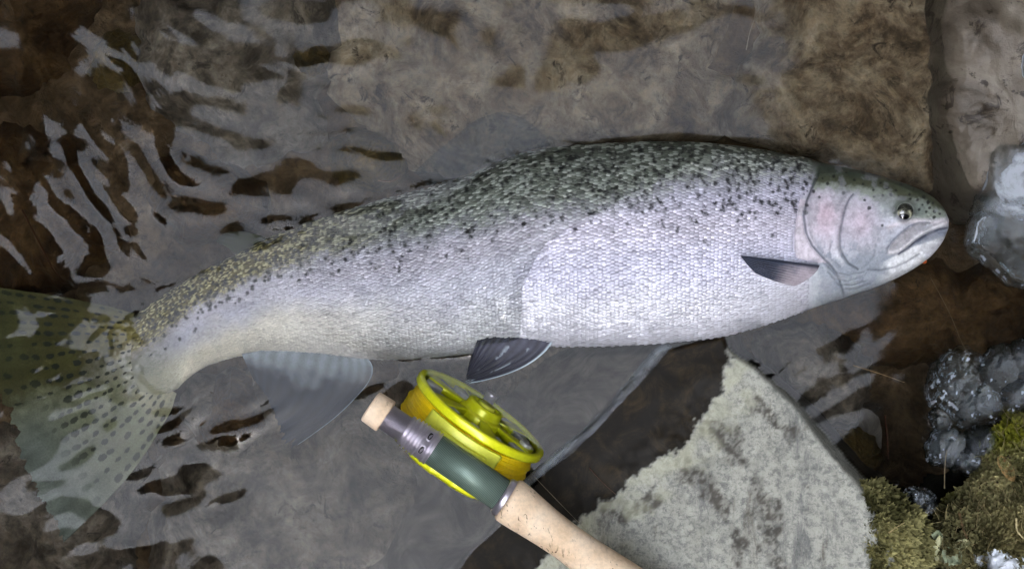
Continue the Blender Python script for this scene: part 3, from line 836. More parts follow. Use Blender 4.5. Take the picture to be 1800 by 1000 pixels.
def c_anal(X, Y, U, Vv, ray):
    n = fbm(X / 25, Y / 25, 211, 4)
    c = lerp(np.broadcast_to(lin(124, 132, 140), X.shape + (3,)), lin(32, 37, 48), sstep(0.05, 0.42, U + 0.15 * n))
    c = lerp(c, lin(30, 34, 44), sstep(0.55, 0.1, Vv) * sstep(0.3, 0.6, U) * 0.7)
    c = c * (1 + 0.16 * ray)[..., None] * (1 + 0.4 * n)[..., None]
    return lerp(c, lin(150, 166, 178), sstep(0.985, 0.998, Vv))
anal = fin('anal_fin', [(425, 622), (490, 612), (560, 616), (610, 624), (645, 630)], [(436, 648), (476, 676), (530, 700), (590, 700), (636, 688)],
           [(446, 668), (470, 700), (488, 740), (500, 770), (516, 788)], lambda X, Y, U, Vv: -0.014 - 0.004 * U, c_anal, M_finthin, rays=11, amp=0.00015, rag=0.10)
def c_pelv(X, Y, U, Vv, ray):
    n = fbm(X / 16, Y / 16, 221, 4)
    c = np.broadcast_to(lin(54, 55, 68), X.shape + (3,))
    c = lerp(c, lin(30, 31, 40), sstep(0.3, 0.8, U) * 0.8)
    c = c * (1 + 0.22 * ray)[..., None] * (1 + 0.5 * n)[..., None]
    st = np.exp(-((Vv - 0.55 + 0.05 * n) / 0.02) ** 2) + np.exp(-((Vv - 0.75) / 0.015) ** 2)
    c = lerp(c, lin(150, 160, 170), np.clip(st * (n > 0.03), 0, 1) * 0.6 * (U > 0.3))
    c = lerp(c, lin(178, 192, 202), np.clip(sstep(0.955, 0.985, Vv) + sstep(0.975, 0.995, U) * (Vv > 0.75), 0, 1) * 0.9)
    return c
pelv = fin('pelvic_fin', [(846, 572), (875, 578), (905, 580), (940, 582), (982, 582)], [(836, 606), (850, 618), (875, 622), (910, 630), (930, 640)],
           [(824, 640), (822, 652), (822, 660), (823, 667), (830, 672)], lambda X, Y, U, Vv: 0.0042 - 0.0028 * U + 0.0012 * np.sin(Vv * 3.1), c_pelv, M_fin, rays=9, amp=0.0003, rag=0.12)
def c_pect(X, Y, U, Vv, ray):
    n = fbm(X / 14, Y / 14, 231, 4)
    c = lerp(np.broadcast_to(lin(146, 138, 146), X.shape + (3,)), lin(54, 58, 72), sstep(0.2, 0.6, U + 0.2 * n))
    c = lerp(c, lin(58, 66, 84), sstep(0.35, 0.0, Vv) * 0.8)
    c = c * (1 + 0.2 * ray * sstep(0.2, 0.5, U))[..., None] * (1 + 0.35 * n)[..., None]
    return lerp(c, lin(28, 34, 46), np.exp(-((Vv - 0.07) / 0.05) ** 2) * 0.85)
zp = fish_top(1380, 480)
def z_pect(X, Y, U, Vv):
    zs = np.interp(X, [1300, 1340, 1380, 1420, 1445], [fish_top(a, b) for a, b in ((1303, 455), (1340, 468), (1380, 480), (1420, 482), (1445, 478))])
    return zs + 0.0022 + 0.0012 * np.sin(np.pi * U) + 0.0026 * np.exp(-(Vv / 0.12) ** 2) - 0.0030 * Vv * (1 - U)
pect = fin('pectoral_fin', [(1441, 466), (1436, 476), (1426, 486), (1412, 496), (1396, 503)], [(1376, 458), (1375, 466), (1372, 476), (1368, 486), (1362, 494)],
           [(1302, 449), (1303, 452), (1308, 458), (1316, 468), (1328, 480)], z_pect, c_pect, M_fin, rays=10, amp=0.0003, thick=0.0005)
def c_dors(X, Y, U, Vv, ray):
    n = fbm(X / 30, Y / 30, 241, 4)
    c = np.broadcast_to(lin(60, 70, 78), X.shape + (3,))
    return c * (1 + 0.12 * ray)[..., None] * (1 + 0.4 * n)[..., None]
dors = fin('dorsal_fin', [(968, 256), (920, 268), (860, 290), (810, 310), (752, 328)], [(930, 214), (880, 228), (830, 256), (785, 284), (738, 312)],
           [(878, 196), (836, 212), (796, 244), (760, 272), (726, 304)], lambda X, Y, U, Vv: -0.013 - 0.003 * U, c_dors, M_finghost, rays=12, amp=0.00012)
adip = fin('adipose_fin', [(468, 420), (450, 430), (432, 438), (414, 446)], [(440, 410), (424, 416), (410, 424), (398, 434)], [(404, 408), (392, 412), (384, 418), (380, 426)],
           lambda X, Y, U, Vv: -0.019 + 0 * U, lambda X, Y, U, Vv, ray: np.broadcast_to(lin(36, 40, 22), X.shape + (3,)) * (1 - 0.5 * sstep(0.6, 1, U))[..., None], M_finthin, n=24, m=30, rays=2, amp=0.0002, thick=0.0008)
bpy.context.view_layer.update()
adopt(trout, body, eye, tail, anal, pelv, pect, dors, adip)
scales.parent = body; scales.matrix_parent_inverse = body.matrix_basis.inverted()
pupil.parent = eye

# ------------------------------------------------------------------ the rod
ROD_Z = 0.055
b0 = P(652, 714, ROD_Z); b1 = P(888, 874, ROD_Z + 0.001)
b2 = P(1150, 1064, ROD_Z + 0.004)
rod_dir = Vector(b1 - b0).normalized()
PXM = 0.75 / 3000 * (H - ROD_Z) / H / 0.25 * 0.33333 if False else (H - ROD_Z) / H / S     # metres per pixel at the rod

def frame_from(axis, up=Vector((0, 0, 1))):
    a = axis.normalized(); b = up.cross(a).normalized(); c = a.cross(b)
    return a, b, c

def lathe(name, origin, axis, prof, mat, parent=None, seg=64, smooth=True, bend=None, bumpf=None, colf=None):
    """prof: (distance along the axis, radius) pairs in metres"""
    a, b, c = frame_from(axis)
    prof = np.asarray(prof, float)
    t = np.linspace(0, 2 * np.pi, seg, endpoint=False)
    A = np.array(a); Bv = np.array(b); Cv = np.array(c)
    R = prof[:, 1][:, None] * np.ones(seg)
    if bumpf is not None: R = R + bumpf(prof[:, 0][:, None], t[None])
    V = np.array(origin)[None, None] + prof[:, 0][:, None, None] * A + R[..., None] * (np.cos(t)[None, :, None] * Bv + np.sin(t)[None, :, None] * Cv)
    if bend is not None: V = V + bend(prof[:, 0])[:, None, :]
    n = len(prof)
    cl = colf(prof[:, 0][:, None] + 0 * R, t[None] + 0 * R) if colf else None
    return build(name, V, [grid_faces(n, seg, True), np.arange(seg)[None, ::-1], ((n - 1) * seg + np.arange(seg))[None]], mat, parent, smooth=smooth, colors=cl)

def edge_prof(p, r=0.0006):
    """round the corners of a lathe profile a little"""
    out = []
    p = [np.array(q, float) for q in p]
    for i, q in enumerate(p):
        if i in (0, len(p) - 1): out.append(q); continue
        d0 = p[i - 1] - q; d1_ = p[i + 1] - q
        l0, l1 = np.linalg.norm(d0), np.linalg.norm(d1_)
        if l0 < 1e-9 or l1 < 1e-9: out.append(q); continue
        k = min(r, l0 * 0.45, l1 * 0.45)
        out += [q + d0 / l0 * k, q + (d0 / l0 + d1_ / l1) * k * 0.25, q + d1_ / l1 * k]
    return out

# cork: pale, with fine grain and dark pits
M_cork, nt, bs, out = newmat('cork')
v = wcoord(nt)
f1 = noise(nt, 60, 6, 0.6, v)
f2 = noise(nt, 500, 5, 0.7, v)
c = ramp(nt, f1, [(0.3, lin(216, 186, 152)), (0.5, lin(234, 208, 178)), (0.7, lin(240, 218, 192))])
c = mixc(nt, 1.0, c, ramp(nt, f2, [(0.3, (0.84,) * 3), (0.6, (1.04,) * 3)]), 'MULTIPLY')
va = wcoord(nt, 1, 0.35, 1, math.radians(35))
f3 = noise(nt, 260, 4, 0.6, va, 1.5)
f4 = noise(nt, 45, 3, 0.5, v)
pit = N(nt, 'ShaderNodeMath', operation='MULTIPLY')
nt.links.new(ramp(nt, f3, [(0.60, (0,) * 3), (0.64, (1,) * 3)]), pit.inputs[0])
nt.links.new(ramp(nt, f4, [(0.48, (0,) * 3), (0.58, (1,) * 3)]), pit.inputs[1])
c = mixc(nt, pit.outputs[0], c, L4(104, 78, 56))
nt.links.new(c, bs.inputs['Base Color']); bs.inputs['Roughness'].default_value = 0.85
bump(nt, bs, f2, 0.25, 0.0006)
M_gunmetal = mat_plain('grey_anodised_metal', L4(186, 180, 192), 0.36, 0.75, 0, 900, 0.08)
M_black = mat_plain('black_slot', L4(14, 13, 15), 0.5)
# reel seat tube: glossy woven dark green
M_tube, nt, bs, out = newmat('green_woven_tube')
wv = N(nt, 'ShaderNodeTexWave', Scale=420.0, Distortion=0.0, Detail=1.0); nt.links.new(wcoord(nt, 1, 1, 1, math.radians(34)), wv.inputs['Vector'])
wv.bands_direction = 'X'
c = ramp(nt, wv.outputs['Fac'], [(0.2, lin(76, 92, 82)), (0.8, lin(128, 148, 138))])
nt.links.new(c, bs.inputs['Base Color']); bs.inputs['Roughness'].default_value = 0.5; bs.inputs['Metallic'].default_value = 0.45
bs.inputs['Coat Weight'].default_value = 0.08; bs.inputs['Coat Roughness'].default_value = 0.1

u_ = PXM
rod = empty('fly_rod', tuple(b0))
tag(rod, 'fishing rod butt with cork grip and green reel seat lying across the boulder', 'fishing rod')
def bx_(t):      # distance along rod in photo pixels -> metres
    return t * u_
parts = []
parts.append(lathe('butt_cap', b0, rod_dir, edge_prof([(bx_(-2), 0.0), (bx_(-2), 0.0092), (bx_(33), 0.0096), (bx_(33), 0.004)], 0.0012), M_cork))
thr = [(bx_(32), 0.0)]
for i in range(22):
    x = 33 + i * 2.0
    thr += [(bx_(x), 0.0069), (bx_(x + 0.7), 0.0076), (bx_(x + 1.3), 0.0076), (bx_(x + 2.0), 0.0069)]
thr.append((bx_(78), 0.0))
parts.append(lathe('threaded_barrel', b0, rod_dir, thr, M_gunmetal, smooth=False))
lock = [(72, 0.0), (72, 0.0084), (75, 0.0088), (78, 0.0088), (79, 0.0083), (81, 0.0083), (82, 0.0092), (86, 0.0092), (87, 0.0084), (89, 0.0084), (90, 0.0095), (93, 0.0095), (94, 0.0088), (96, 0.0088), (97, 0.0096), (100, 0.0096), (101, 0.009), (103, 0.009), (104, 0.0097), (107, 0.0097), (108, 0.009)]
hood = [(108, 0.009), (109, 0.0092), (122, 0.0093), (123, 0.0100), (127, 0.0100), (128, 0.0094), (130, 0.0094), (131, 0.0099), (134, 0.0099), (135, 0.0)]
lockring = lathe('locking_ring', b0, rod_dir, [(bx_(a), r) for a, r in lock + [(108, 0.0)]], M_gunmetal, smooth=False,
                 bumpf=lambda x, t: 0.00018 * np.sign(np.sin(t * 60)) * (np.abs(x - bx_(84)) < bx_(2.2)))
hoodo = lathe('reel_seat_hood', b0, rod_dir, [(bx_(a), r) for a, r in [(108, 0.0)] + hood], M_gunmetal, smooth=False)
parts += [lockring, hoodo]
a_, bq, cq = frame_from(rod_dir)
for k, an in enumerate((0.9, 1.9, 3.0)):       # oval windows cut in the hood
    dirn = bq * math.cos(an) + cq * math.sin(an)
    ctr = Vector(b0) + rod_dir * bx_(116) + dirn * 0.00925
    side = rod_dir.cross(dirn)
    t = np.linspace(0, 2 * np.pi, 28, endpoint=False)
    su = np.sign(np.cos(t)) * np.abs(np.cos(t)) ** 0.6 * bx_(5.0); sv = np.sin(t) * 0.0032
    ringv = [np.array(ctr) + np.array(rod_dir) * p_ + np.array(side) * q_ - np.array(dirn) * (q_ * q_ / 0.0185) for p_, q_ in zip(su, sv)]
    inner = [np.array(ctr) + (np.array(r_) - np.array(ctr)) * 0.72 + np.array(dirn) * 0.00012 for r_ in ringv]
    outer_ = [np.array(r_) - np.array(dirn) * 0.0004 for r_ in ringv]
    top_ = [np.array(r_) + np.array(dirn) * 0.00035 for r_ in ringv]
    nn = 28
    vv_ = np.array(outer_ + top_ + inner)
    slot = build('slot_rim', vv_, [grid_faces(3, nn, True)], M_gunmetal, smooth=False)
    hole = build('slot', np.array([p_ + 0.00006 * np.array(dirn) for p_ in inner]), [np.arange(nn)[None]], M_black, smooth=False)
    slot.parent = hoodo; hole.parent = hoodo
parts.append(lathe('reel_seat_tube', b0, rod_dir, [(bx_(130), 0.0), (bx_(130), 0.0090), (bx_(284), 0.0092), (bx_(284), 0.0)], M_tube, seg=96))
parts.append(lathe('ferrule_ring', b0, rod_dir, edge_prof([(bx_(276), 0.0), (bx_(276), 0.0102), (bx_(280), 0.0109), (bx_(287), 0.0109), (bx_(290), 0.0104), (bx_(291), 0.0)], 0.0004), M_gunmetal))
gp = np.array([(288, 0.0), (288, 0.0116), (291, 0.0125), (296, 0.0129), (310, 0.0127), (335, 0.0119), (365, 0.0110), (395, 0.0104), (425, 0.0103), (460, 0.0107), (500, 0.0116), (540, 0.0125), (580, 0.0130), (640, 0.0130), (700, 0.0122), (770, 0.0108), (840, 0.0096), (900, 0.0090), (902, 0.0)])
tg = np.concatenate([[288, 288, 291], np.linspace(294, 900, 90), [902]])
gr = np.concatenate([[0, 0.0116, 0.0125], np.interp(np.linspace(294, 900, 90), gp[3:-1, 0], gp[3:-1, 1]), [0]])
k_ = np.exp(-0.5 * (np.arange(-4, 5) / 1.8) ** 2); k_ /= k_.sum()
gr[3:-1] = np.convolve(np.pad(gr[3:-1], 4, mode='edge'), k_, 'valid')
perp = Vector((0, 0, 1)).cross(rod_dir).normalized()
parts.append(lathe('cork_grip', b0, rod_dir, np.stack([tg * u_, gr], -1), M_cork, seg=80, bend=lambda x: (-np.array(perp)[None] * (np.maximum(x - bx_(300), 0) * 0.035)[:, None])))
M_blank = mat_plain('rod_blank', L4(40, 48, 44), 0.25, 0.2, 0.6, 300, 0.1)
off = -np.array(perp) * (bx_(600) * 0.035)
parts.append(lathe('rod_blank', np.array(b0) + off * 1.0, (rod_dir - perp * 0.035).normalized(), [(bx_(895), 0.0), (bx_(895), 0.0052), (bx_(1500), 0.0046), (bx_(3800), 0.003), (bx_(3800), 0.0)], M_blank, seg=24))
adopt(rod, *parts)

# ------------------------------------------------------------------ the reel
hang = (perp * 0.13 + Vector((0, 0, -0.9915))).normalized()
nrm = (perp * 0.9915 + Vector((0, 0, 0.13))).normalized()
rc = Vector(b0) + rod_dir * bx_(174) + hang * 0.0535 + perp * 0.003                 # centre of the reel
reel = empty('fly_reel', tuple(rc + hang * 0.043))
tag(reel, 'yellow green anodised fly reel with orange line under the rod, half in the water', 'fishing reel')
M_lime = mat_plain('lime_anodised_metal', L4(228, 232, 30), 0.3, 0.15, 0.2, 400, 0.08)
M_lime2 = mat_plain('satin_lime_metal', L4(236, 238, 84), 0.42, 0.08, 0.1, 400, 0.08)
M_silver = mat_plain('silver_metal', L4(196, 196, 194), 0.4, 0.3, 0, 400, 0.06)
M_line = mat_plain('fly_line_coating', L4(255, 222, 20), 0.42, 0.0, 0.15, 500, 0.08)
M_line.node_tree.nodes['Principled BSDF'].inputs['Subsurface Weight'].default_value = 0.0
rp = []
W2 = 0.0145
def rl(name, prof, mat, r=0.0005, seg=120, **kw):
    return lathe(name, rc, nrm, edge_prof(prof, r), mat, seg=seg, **kw)
# spool rim (front flange): a broad rounded ring
rim_o = rl('spool_rim', [(W2 - 0.0026, 0.0390), (W2 - 0.0026, 0.0424), (W2 - 0.0018, 0.0432), (W2 + 0.0018, 0.0432), (W2 + 0.0026, 0.0424), (W2 + 0.0028, 0.0404), (W2 + 0.0020, 0.0393), (W2 - 0.0026, 0.0390)], M_lime, r=0.0003)
rp.append(rim_o)
# line wound on the arbor, in lumpy coils
nw = 26
wp = [(-W2 + 0.002, 0.0)]
for i in range(nw):
    x0 = -W2 + 0.002 + (2 * W2 - 0.006) * i / nw; x1 = -W2 + 0.002 + (2 * W2 - 0.006) * (i + 1) / nw
    rr0 = 0.0388 + 0.0022 * math.sin(math.pi * (i + 0.5) / nw) + 0.0005 * math.sin(i * 2.1)
    for q in (0.05, 0.3, 0.5, 0.7, 0.95):
        wp.append((x0 + (x1 - x0) * q, rr0 + 0.00045 * math.sin(math.pi * q)))
wp.append((W2 - 0.004, 0.0))
line = lathe('fly_line', rc, nrm, wp, M_line, seg=140, bumpf=lambda x, t: 0.0005 * np.sin(3 * t + x * 900) * (x > -W2 + 0.0021) * (x < W2 - 0.0042))
rp.append(line)
# back frame ring, scalloped
back = lathe('frame_back', rc, nrm, edge_prof([(-W2 - 0.0055, 0.0), (-W2 - 0.0055, 0.0395), (-W2 - 0.0035, 0.0428), (-W2 + 0.0005, 0.0428), (-W2 + 0.0015, 0.0410), (-W2 + 0.0015, 0.0)], 0.0005), M_lime, seg=160,
             bumpf=lambda x, t: np.where(np.sin(9 * t) > 0.35, -0.0016, 0.0))
rp.append(back)
# frame bar beside the reel foot, spanning the spool
A0, B0, C0_ = frame_from(nrm)
def ang_of(vec):
    return math.atan2(vec.dot(C0_), vec.dot(B0))
top_ang = ang_of(-hang)
def arc_block(name, a0, a1, r0, r1, x0, x1, mat, n=28, bev=0.0006):
    ts_ = np.linspace(a0, a1, n)
    prof = edge_prof([(x0, r0), (x1, r0), (x1, r1), (x0, r1), (x0, r0)], bev)
    prof = np.array(prof)
    V = np.array([[np.array(rc) + np.array(A0) * p_[0] + p_[1] * (np.cos(t) * np.array(B0) + np.sin(t) * np.array(C0_)) for p_ in prof] for t in ts_])
    m = len(prof)
    return build(name, V, [grid_faces(n, m, True), np.arange(m)[None], ((n - 1) * m + np.arange(m))[None, ::-1]], mat, smooth=False)
rp.append(arc_block('frame_bar', top_ang - 0.62, top_ang + 0.52, 0.0412, 0.0436, -W2 + 0.0005, W2 - 0.0040, M_lime2))
rp.append(arc_block('frame_bar', top_ang + 2.4, top_ang + 3.4, 0.0395, 0.0424, -W2 + 0.0005, W2 - 0.0040, M_lime2))
# reel foot clamped on the seat
rp.append(arc_block('reel_foot', top_ang - 0.32, top_ang + 0.32, 0.0420, 0.0478, -0.006, 0.006, M_lime2))
# spool face: hub, spokes and silver disc seen through the openings
rp.append(rl('drag_disc', [(W2 - 0.0055, 0.0), (W2 - 0.0055, 0.0375), (W2 - 0.0042, 0.0375), (W2 - 0.0042, 0.0)], M_silver))
rp.append(rl('spool_hub', [(W2 - 0.006, 0.0), (W2 - 0.006, 0.0145), (W2 + 0.001, 0.0140), (W2 + 0.002, 0.0118), (W2 + 0.0060, 0.0112), (W2 + 0.0070, 0.0100), (W2 + 0.0070, 0.0078), (W2 + 0.0060, 0.0072), (W2 + 0.0060, 0.0)], M_lime))
rp.append(rl('hub_cap', [(W2 + 0.0055, 0.0), (W2 + 0.0055, 0.0056), (W2 + 0.0076, 0.0052), (W2 + 0.0082, 0.0)], M_lime2))
nsp = 6
for i in range(nsp):
    a = top_ang + 0.26 + i * 2 * math.pi / nsp
    sp_ = arc_block('spoke', a - 0.17, a + 0.17, 0.0130, 0.0372, W2 - 0.0042, W2 + 0.0012, M_lime, n=8, bev=0.0007)
    rp.append(sp_)
    wv_ = arc_block('web', a - 0.36, a + 0.36, 0.0265, 0.0372, W2 - 0.0040, W2 + 0.0004, M_silver, n=12, bev=0.0006)
    rp.append(wv_)
# counterweight and crank knob on the face
def stud(name, ang, r, prof, mat):
    o_ = Vector(rc) + B0 * (math.cos(ang) * r) + C0_ * (math.sin(ang) * r)
    return lathe(name, o_, nrm, edge_prof(prof, 0.0004), mat, seg=40)
rp.append(stud('crank_knob', top_ang + math.pi, 0.0315, [(W2, 0.0), (W2, 0.0040), (W2 + 0.003, 0.0034), (W2 + 0.007, 0.0042), (W2 + 0.0085, 0.0040), (W2 + 0.0090, 0.0)], M_gunmetal))
rp.append(stud('counterweight', top_ang + 1.4, 0.0315, [(W2, 0.0), (W2, 0.0042), (W2 + 0.0030, 0.0040), (W2 + 0.0034, 0.0)], M_silver))
adopt(reel, *rp)

# ------------------------------------------------------------------ the water
wx_ = dense_axis(-0.325, 0.325, 0.00105, 2.0, 40); wy_ = dense_axis(-0.19, 0.19, 0.00105, 2.0, 40)
WX, WY = np.meshgrid(wx_, wy_, indexing='ij')
wpx = WX * S + 900; wpy = 500 - WY * S
# ripple strength, strongest where the current spills in at the left
def gb(cx, cy, sx, sy): return np.exp(-((wpx - cx) / sx) ** 2 - ((wpy - cy) / sy) ** 2)
A = 1.8 * gb(150, 240, 190, 230) + 1.2 * gb(480, 330, 230, 80) + 0.35 * gb(60, 600, 200, 130) + 0.25 * gb(120, 720, 200, 120) + 1.5 * gb(400, 742, 105, 48) + 1.3 * gb(335, 880, 80, 26) + 1.2 * gb(180, 955, 95, 22) + 0.35 * gb(250, 900, 200, 110) + 1.5 * gb(655, 690, 45, 30) + 1.2 * gb(590, 105, 70, 30) + 0.35 * gb(650, 420, 300, 130) + 0.3 * gb(1420, 640, 120, 60) + 0.8 * gb(-120, 300, 150, 500)
A = np.minimum(A, 2.2) + 0.045
outf = sstep(900, 1600, np.abs(wpx - 900)) * 0.3
A = A + outf
wqx = wpx + 24 * fbm(wpx / 80, wpy / 80, 301, 3); wqy = wpy + 24 * fbm(wpx / 80, wpy / 80, 305, 3)
def rfield(deg, lx, ly, seed):
    a = math.radians(deg)
    al = wqx * math.cos(a) + wqy * math.sin(a); ac = -wqx * math.sin(a) + wqy * math.cos(a)
    return fbm(al / lx, ac / ly, seed, 3, 0.42) + 0.22 * fbm(al / (lx * 0.4), ac / (ly * 0.42), seed + 7, 2, 0.5)
m1_ = sstep(400, 250, wpx + 0.2 * (wpy - 250)) * sstep(560, 420, wpy); m3_ = sstep(520, 620, wpy)
rip = rfield(50, 105, 20, 311) * m1_ + rfield(8, 80, 15, 411) * (1 - m1_) * (1 - m3_) * 0.8 + rfield(-28, 85, 17, 511) * 1.25 * m3_ * (1 - m1_)
W = rip * 0.0027 * A
W = W + 0.0011 * fbm(wpx / 130, wpy / 85, 335, 2) * sstep(1500, 1100, wpx)
W = W + 0.0016 * fbm(wpx / 420, wpy / 300, 331, 2)                                     # slow swell
W = W + 0.00006 * fbm(wpx / 30, wpy / 22, 341, 2)
W = W - 0.075 * (np.logaddexp(0, (250 - wpx) / 35) * 35 / S) * sstep(900, 680, wpy + 0.25 * wpx) * sstep(330, 500, wpy) * sstep(-900, -200, wpx) + 0.0016 * sstep(700, 0, wpx)
# rings and swirls by the boulder and belly
for (cx_, cy_, lam, am, dec) in ((1393, 610, 17, 0.00018, 26), (1390, 660, 22, 0.00012, 40), (1455, 660, 24, 0.00016, 44), (1010, 705, 18, 0.00010, 30), (955, 700, 16, 0.00008, 24), (1330, 640, 20, 0.00014, 34)):
    r_ = np.hypot(wpx - cx_ + 8 * fbm(wpx / 25, wpy / 25, 350, 2), (wpy - cy_) * 0.8)
    W = W + am * np.cos(r_ / lam * 2 * np.pi) * np.exp(-(r_ / dec) ** 2)
# the sheet that slides over the fish's flank
tt = np.linspace(0, NS, 1300); pp_ = np.linspace(0, np.pi, 420)
T2, P2 = np.meshgrid(tt, pp_, indexing='ij')
fx, fy, fz = fish_pz(T2, P2)
ix = np.searchsorted(wx_, ((fx - 900) / S * (H - np.clip(fz, -0.02, 1)) / H).ravel()); iy = np.searchsorted(wy_, ((500 - fy) / S * (H - np.clip(fz, -0.02, 1)) / H).ravel())
ZF = np.full(WX.shape, -0.04)
okk = (ix < len(wx_)) & (iy < len(wy_))
np.maximum.at(ZF, (ix[okk], iy[okk]), fz.ravel()[okk])
ZFb = np.maximum(ZF, blur(ZF, 1.2))
OUT = [(924, 700), (930, 560), (936, 500), (958, 444), (1010, 412), (1060, 386), (1110, 360), (1150, 341), (1200, 312), (1260, 286), (1340, 276), (1400, 288), (1440, 304), (1480, 297), (1530, 298), (1590, 317), (1640, 347), (1680, 374), (1720, 430), (1650, 500), (1500, 600), (1300, 700)]
sd = -sdist(wpx, wpy, OUT) + 9 * fbm(wpx / 26, wpy / 26, 361, 3)
film = np.clip(sd * 0.00011, -0.006, np.interp(wpx, [880, 1050, 1200], [0.0045, 0.0022, 0.0008]))
lift = ZFb + film
on = (ZF > -0.035)
Wc = np.where(on & (sd > 0) & (wpx < 1430), np.maximum(W, lift + rip * 0.0011 * np.minimum(sd / 60, 1)), W)
Wc = np.where(on & (sd <= 0) & (wpx < 1430), np.minimum(Wc, ZFb - 0.0015), Wc)
Wf = blur(Wc, 2.0)
near_ = (sd > 8)
Wf = np.where(near_, blur(Wc, 3.0), Wf)
Wf = Wf + np.where(on, np.clip(sd / 50, 0, 1), 0) * 0.00042 * fbm(wpx / 17 + wpy / 60, wpy / 13, 371, 2)
W = np.where((np.abs(WX) < 0.33) & (np.abs(WY) < 0.2), Wf, W)
M_water, nt, bs, out = newmat('stream_water')
nt.nodes.remove(bs)
fr = N(nt, 'ShaderNodeFresnel', IOR=1.33)
gain = N(nt, 'ShaderNodeMath', operation='MULTIPLY'); gain.use_clamp = True
gain.inputs[1].default_value = 0.54
nt.links.new(fr.outputs[0], gain.inputs[0])
rf = N(nt, 'ShaderNodeBsdfRefraction', IOR=1.24, Roughness=0.0); rf.inputs['Color'].default_value = (0.96, 0.97, 0.95, 1)
gs = N(nt, 'ShaderNodeBsdfGlossy', Roughness=0.05); gs.inputs['Color'].default_value = (1, 1, 1, 1)
mx = N(nt, 'ShaderNodeMixShader')
nt.links.new(gain.outputs[0], mx.inputs[0]); nt.links.new(rf.outputs[0], mx.inputs[1]); nt.links.new(gs.outputs[0], mx.inputs[2])
nt.links.new(mx.outputs[0], out.inputs[0])
water = build('water', np.stack([WX, WY, W], -1), grid_faces(len(wx_), len(wy_)), M_water)
tag(water, kind='structure')

# ------------------------------------------------------------------ ice
M_ice, nt, bs, out = newmat('clear_ice')
nt.nodes.remove(bs)
v = wcoord(nt)
gl_ = N(nt, 'ShaderNodeBsdfGlass', IOR=1.31, Roughness=0.02); gl_.inputs['Color'].default_value = (0.93, 0.96, 0.98, 1)
df = N(nt, 'ShaderNodeBsdfDiffuse'); df.inputs['Color'].default_value = L4(206, 214, 226)
tl = N(nt, 'ShaderNodeBsdfTranslucent'); tl.inputs['Color'].default_value = L4(178, 186, 196)
m1 = N(nt, 'ShaderNodeMixShader'); m1.inputs[0].default_value = 0.4
nt.links.new(df.outputs[0], m1.inputs[1]); nt.links.new(tl.outputs[0], m1.inputs[2])
ma = N(nt, 'ShaderNodeAttribute', attribute_name='milk')
nz = noise(nt, 45, 6, 0.65, v, 0.5)
mm = N(nt, 'ShaderNodeMath', operation='MULTIPLY'); mm.use_clamp = True
nt.links.new(ma.outputs['Fac'], mm.inputs[0]); nt.links.new(ramp(nt, nz, [(0.42, (0.05,) * 3), (0.58, (1,) * 3)]), mm.inputs[1])
m2 = N(nt, 'ShaderNodeMixShader')
fat = N(nt, 'ShaderNodeAttribute', attribute_name='frost_glint')  # white put into the colour: frost plus bright rim glints
mf = N(nt, 'ShaderNodeMath', operation='MAXIMUM'); nt.links.new(mm.outputs[0], mf.inputs[0]); nt.links.new(fat.outputs['Fac'], mf.inputs[1])
nt.links.new(mf.outputs[0], m2.inputs[0]); nt.links.new(gl_.outputs[0], m2.inputs[1]); nt.links.new(m1.outputs[0], m2.inputs[2])
bp = N(nt, 'ShaderNodeBump', Strength=0.7, Distance=0.002); nt.links.new(noise(nt, 190, 4, 0.5, v, 0.8), bp.inputs['Height'])
nt.links.new(bp.outputs[0], gl_.inputs['Normal'])
nt.links.new(m2.outputs[0], out.inputs[0])

def heightsolid(name, x0, x1, y0, y1, step, zfun, zbase, mat, extra=None, colf=None):
    """closed body: everything of zfun above zbase, on a flat base; zfun(px,py) in metres"""
    ax = np.arange(x0, x1 + step / 2, step); ay = np.arange(y0, y1 + step / 2, step)
    X, Y = np.meshgrid(ax, ay, indexing='ij')
    Z = zfun(X, Y)
    Zt = np.maximum(Z, zbase)
    n, m = X.shape
    f = grid_faces(n, m)
    ins = (Z > zbase).ravel()
    f = f[ins[f].any(1)]
    top = P(X, Y, np.maximum(Zt, -0.03)); top[..., 2] = Zt
    bot = P(X, Y, max(zbase, -0.03)); bot[..., 2] = zbase
    top = top.reshape(-1, 3); bot = bot.reshape(-1, 3)
    bot[:, 2] = zbase - 0.00001
    used = np.unique(f); mp_ = -np.ones(n * m, int); mp_[used] = np.arange(len(used))
    f = mp_[f]
    ft = f[:, ::-1]; fb2 = f + len(used)
    # skirt along the rim
    e = np.concatenate([ft[:, [0, 1]], ft[:, [1, 2]], ft[:, [2, 3]], ft[:, [3, 0]]])
    key = np.sort(e, 1); _, inv, cnt = np.unique(key, axis=0, return_inverse=True, return_counts=True)
    rim_e = e[cnt[inv.ravel()] == 1]
    sk = np.stack([rim_e[:, 1], rim_e[:, 0], rim_e[:, 0] + len(used), rim_e[:, 1] + len(used)], -1)
    ex = {k: np.tile(fn(X, Y, Z).ravel()[used], 2) for k, fn in (extra or {}).items()}
    cl = np.tile(colf(X, Y, Z).reshape(-1, 3)[used], (2, 1)) if colf else None
    return build(name, np.concatenate([top[used], bot[used]]), [ft, fb2, sk], mat, extra=ex, colors=cl)

def blobs(X, Y, lst, seed, wob=7, k=0.0025):
    X = X + wob * fbm(X / 24, Y / 24, seed, 3); Y = Y + wob * fbm(X / 24, Y / 24, seed + 9, 3)
    Z = np.full(X.shape, -1.0)
    for cx, cy, rx, ry, zb, hz in lst:
        d = ((X - cx) / rx) ** 2 + ((Y - cy) / ry) ** 2
        z_ = zb + hz * (np.sqrt(np.clip(1 - d, 0, 1)) - np.clip(d - 1, 0, 9) * 1.5)
        Z = -smin(-Z, -z_, k)
    return Z

